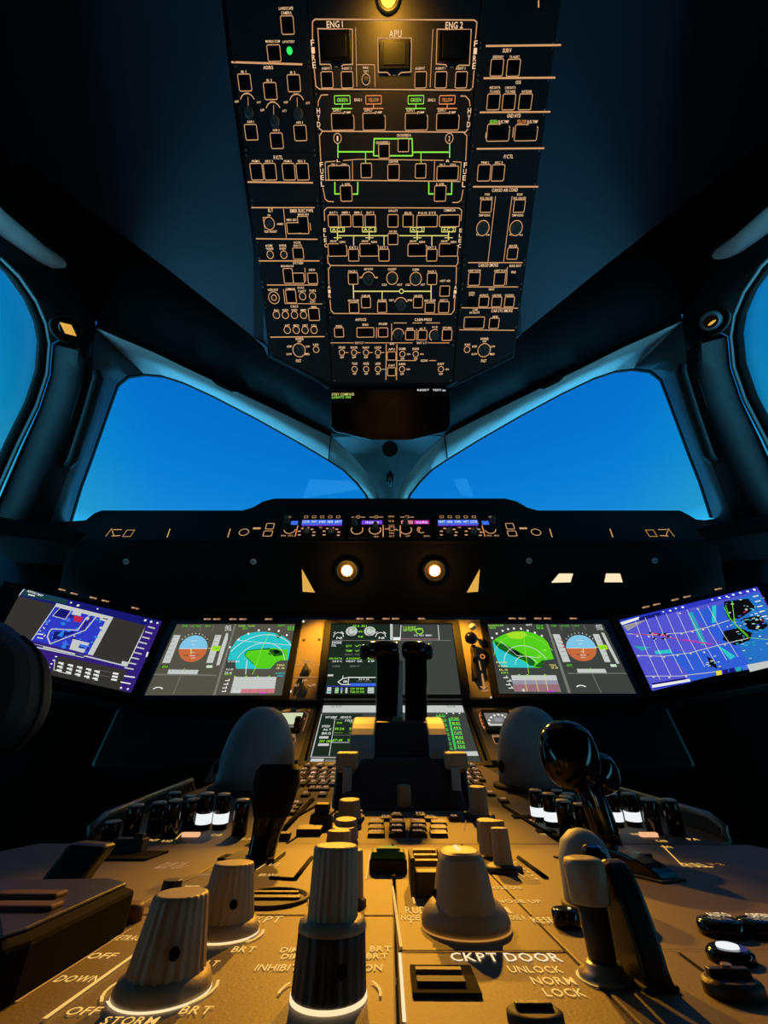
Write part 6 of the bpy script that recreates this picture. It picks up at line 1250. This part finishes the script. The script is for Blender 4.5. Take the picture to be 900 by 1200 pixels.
# engine master levers in front of the block
for x, sx, lab in ((406,-1,'left of the two pale T-shaped engine master levers at the thrust block corners'),(534,1,'right of the two pale T-shaped engine master levers at the thrust block corners')):
    t = TH('engine_lever', lab, 'lever', x, 948, PFR, 'engine master levers'); uu, vv = PFR.uv(x, 948)
    def lp(px, py, v): p = aty(px, py, PFR.w(0, v).y) - PFR.O; return (p.dot(PFR.U)-uu, p.dot(PFR.V)-vv, p.dot(PFR.N))
    xo = x+ (1 if sx < 0 else 0)
    a = lp(xo-19,948,vv+.004); b = lp(xo+19,948,vv+.004); c_ = lp(xo+13,900,vv+.03); e_ = lp(xo-13,900,vv+.03)
    mb = MB(); Bk = [(p[0], .07, p[2]) for p in (a,b,c_,e_)]; mb.add([a,b,c_,e_]+Bk, [(0,1,2,3),(7,6,5,4),(0,4,5,1),(1,5,6,2),(2,6,7,3),(3,7,4,0)], 'blackgloss'); obj('base', mb, t, bevel=.002)
    v_ = vv+.004; q1 = lp(xo,932,v_); q2 = lp(xo,897,v_+.012)
    mb = MB(); mb.box(((q1[0]+q2[0])/2, (q1[1]+q2[1])/2-.002, (q1[2]+q2[2])/2), (.0095,.006,abs(q2[2]-q1[2])), 'dome'); obj('stem', mb, t, bevel=.0015)
    q3 = lp(xo,891,v_+.012); mb = MB(); mb.box((q3[0],q3[1],q3[2]), (.0235,.018,.0155), 'knob'); obj('head', mb, t, bevel=.002)
# thrust levers
for x, sx, lab in ((452,-1,'left of the two tall dark thrust levers, its crossbar over the centre display'),(487,1,'right of the two tall dark thrust levers, its crossbar over the centre display')):
    t = TH('thrust_lever', lab, 'lever', x, 900, PFR, 'thrust levers'); uu, vv = PFR.uv(x, 900)
    def lp(px, py, v): p = aty(px, py, PFR.w(0, v).y) - PFR.O; return (p.dot(PFR.U)-uu, p.dot(PFR.V)-vv, p.dot(PFR.N))
    vb, vt_ = v0+.10, v0+.135
    xl = (440,468) if sx < 0 else (474,501)
    yt = 764
    A_ = [lp(xl[0],860,vb), lp(xl[1]-2,860,vb), lp(xl[1],yt,vt_), lp(xl[0]+1,yt,vt_)]
    A_[0] = (A_[0][0], A_[0][1], A_[0][2]-.03); A_[1] = (A_[1][0], A_[1][1], A_[1][2]-.03)
    dp = (0,.022,0)
    mb = MB(); mb.prism(A_[::-1], dp, 'blackgloss'); obj('lever_arm', mb, t, bevel=.003)
    h0, h1 = (lp(431,762,vt_), lp(467,760,vt_)) if sx < 0 else (lp(471,760,vt_), lp(500,762,vt_))
    mb = MB(); hc = [(h0[i]+h1[i])/2 for i in range(3)]; L = h1[0]-h0[0]
    mb.lathe([(.0085,-L/2),(.0125,-L/2+.003),(.0132,0),(.0125,L/2-.003),(.0085,L/2)], c=(hc[0],hc[1]+.008,hc[2]), ax=(1,0,0), n=24, m='blackgloss', sx=1.0); obj('grip', mb, t)
    e = lp(428,766,vt_) if sx < 0 else lp(501,766,vt_)
    mb = MB(); mb.ell((e[0]+.002*sx, e[1]+.008, e[2]+.003), (.008,.010,.0115), 'blackgloss', 20, 12); obj('side_button', mb, t)
t = TH('centre_fin', 'pale grey thin upright divider between the two thrust levers', 'divider', 471, 905, PFR); uu, vv = PFR.uv(471, 905)
def lp(px, py, v): p = aty(px, py, PFR.w(0, v).y) - PFR.O; return (p.dot(PFR.U)-uu, p.dot(PFR.V)-vv, p.dot(PFR.N))
A_ = [lp(465,853,v0+.10), lp(472,853,v0+.10), lp(472,774,v0+.13), lp(468,774,v0+.13)]
mb = MB(); mb.prism(A_[::-1], (0,.012,0), 'whiteplastic'); obj('blade', mb, t, bevel=.001); mb = MB(); q1 = lp(466,848,v0+.097); mb.box(q1, (.014,.012,.016), 'knob'); obj('foot', mb, t, bevel=.002)

# ------------------------------------------------------------------ dark seat edge at the left
sp = hit(12,800, V((-.42,.50,Z0)), V((0,-1,0)))
t = thing('pilot_seat', 'rounded dark brown seat arm pad in shadow, overlapping the left tablet screen', 'seat', T((sp.x-.10, sp.y, 0)))
o_ = t.matrix_world.translation
sil = [(-260,700),(-60,716),(-20,722),(5,730),(25,746),(38,757),(46,768),(50,786),(50,808),(48,826),(43,842),(36,856),(14,880),(-40,905),(-260,930)]
Yp = V((0,.46,0)); P = [aty(x, y, .46)-o_ for x, y in sil]
mb = MB(); N = len(P); cen = V((sum(p.x for p in P)/N, 0, sum(p.z for p in P)/N))
ly = []
for dy, k in [(.040*math.sin(a_), .45+.55*math.cos(a_)) for a_ in [math.radians(-84+21*j) for j in range(9)]]:
    ly.append([V((cen.x+(p.x-cen.x)*k, P[0].y+dy, cen.z+(p.z-cen.z)*k)) for p in P])
for k in range(len(ly)-1): mb.loft(ly[k]+[ly[k][0]], ly[k+1]+[ly[k+1][0]], 'leather')
mb.add(ly[0], [tuple(range(N))], 'leather'); mb.add(ly[-1], [tuple(range(N))], 'leather'); obj('arm_pad', mb, t)
mb = MB(); mb.tube([ly[4][k]*1+V((.0008,0,0)) for k in range(4, 13)], .0022, 8, 'brown'); obj('edge_highlight', mb, t)  # brown tube paints the highlight along the pad edge
mb = MB(); mb.box((-.30,.0,.42), (.46,.42,.10), 'leather'); obj('seat_cushion', mb, t, bevel=.03)
mb = MB(); mb.box((-.30,-.30,.72), (.46,.12,.62), 'leather'); obj('backrest', mb, t, bevel=.04)
mb = MB(); mb.box((-.30,0,.19), (.30,.30,.38), 'black'); obj('seat_base', mb, t, bevel=.01)
mb = MB(); mb.box((-.06,-.10,.52), (.04,.30,.05), 'black'); obj('arm_bracket', mb, t, bevel=.008)
# ------------------------------------------------------------------ sky, lamps, camera
w = bpy.data.worlds.new('sky'); bpy.context.scene.world = w; w.use_nodes = True; nt = w.node_tree; nt.nodes.clear()
out = nt.nodes.new('ShaderNodeOutputWorld'); bg = nt.nodes.new('ShaderNodeBackground'); tc = nt.nodes.new('ShaderNodeTexCoord'); sx = nt.nodes.new('ShaderNodeSeparateXYZ')
nt.links.new(tc.outputs['Generated'], sx.inputs[0])
def ramp(src, stops):
    r = nt.nodes.new('ShaderNodeValToRGB'); e = r.color_ramp.elements
    while len(e) > 1: e.remove(e[-1])
    e[0].position = stops[0][0]; e[0].color = (*s2l(stops[0][1]), 1)
    for p, c in stops[1:]: q_ = e.new(p); q_.color = (*s2l(c), 1)
    nt.links.new(src, r.inputs['Fac']); return r
front = ramp(sx.outputs['Z'], [(0,(74,176,226)),(.30,(50,160,224)),(.42,(30,146,218)),(.55,(10,128,214)),(.70,(4,112,205)),(1,(2,60,140))])
side = ramp(sx.outputs['Z'], [(0,(90,186,216)),(.30,(66,172,214)),(.42,(44,166,198)),(.56,(12,146,192)),(.72,(6,128,180)),(1,(2,60,120))])
ab = nt.nodes.new('ShaderNodeMath'); ab.operation = 'ABSOLUTE'; nt.links.new(sx.outputs['X'], ab.inputs[0])
mr = nt.nodes.new('ShaderNodeMapRange'); mr.inputs['From Min'].default_value = .5; mr.inputs['From Max'].default_value = .72; nt.links.new(ab.outputs[0], mr.inputs['Value'])
mx = nt.nodes.new('ShaderNodeMix'); mx.data_type = 'RGBA'; nt.links.new(mr.outputs[0], mx.inputs['Factor']); nt.links.new(front.outputs[0], mx.inputs['A']); nt.links.new(side.outputs[0], mx.inputs['B'])
nt.links.new(mx.outputs['Result'], bg.inputs['Color']); sr = nt.nodes.new('ShaderNodeMapRange'); sr.inputs['From Min'].default_value = .12; sr.inputs['From Max'].default_value = .44; sr.inputs['To Min'].default_value = 6; sr.inputs['To Max'].default_value = 1; nt.links.new(sx.outputs['Z'], sr.inputs['Value']); nt.links.new(sr.outputs[0], bg.inputs['Strength']); nt.links.new(bg.outputs[0], out.inputs[0])  # low sky, out of view, boosted to brighten ceiling and window frames
def light(name, kind, loc, energy, col, tgt=None, size=.01, spot=1.0, blend=1.0):
    l = bpy.data.lights.new(name, kind); l.energy = energy; l.color = col
    if kind == 'SPOT': l.spot_size = spot; l.spot_blend = blend; l.shadow_soft_size = size
    if kind == 'POINT': l.shadow_soft_size = size
    o = bpy.data.objects.new(name, l); C.objects.link(o); o.location = loc
    if tgt is not None: o.rotation_euler = (V(tgt)-V(loc)).to_track_quat('-Z', 'Y').to_euler()
    return o
AMB = (1.0, .44, .03)
for x in (407, 509):
    a = UND.uv(x, 668); p = UND.w(a[0], a[1], .016)
    light('flood_light', 'SPOT', p, 28, AMB, (0, .30, Z0-.04), .010, .47, 1)
    q_ = MAIN.w(*MAIN.uv(*((364,757) if x < 450 else (552,757)))); light('strip_light', 'SPOT', p, 14.0, AMB, q_, .01, .7, 1)
    light('near_flood', 'SPOT', p, 7.0, AMB, (-.10 if x < 450 else .10, .78, Z0+.02), .010, .85, 1)
    light('lamp_glow', 'POINT', UND.w(a[0], a[1], .03), .15, AMB, None, .01)
a = OH.uv(455, 4); light('map_glow', 'SPOT', OH.w(a[0], a[1], .06), 1.2, (1,.5,.04), OH.w(a[0], a[1]-.05, 0), .01, 2.6, 1)
cam = bpy.data.cameras.new('camera'); co = bpy.data.objects.new('camera', cam); C.objects.link(co)
cam.sensor_fit = 'HORIZONTAL'; cam.sensor_width = 36; cam.lens = F/900*36; cam.clip_start = .01
M = Matrix(((RT.x,UP.x,-FW.x,0),(RT.y,UP.y,-FW.y,0),(RT.z,UP.z,-FW.z,0),(0,0,0,1))); M.translation = CAM; co.matrix_world = M
S = bpy.context.scene; S.camera = co
S.view_settings.view_transform = 'Standard'; S.view_settings.look = 'None'; S.view_settings.gamma = 1; S.view_settings.exposure = 0; S.view_settings.use_curve_mapping = False
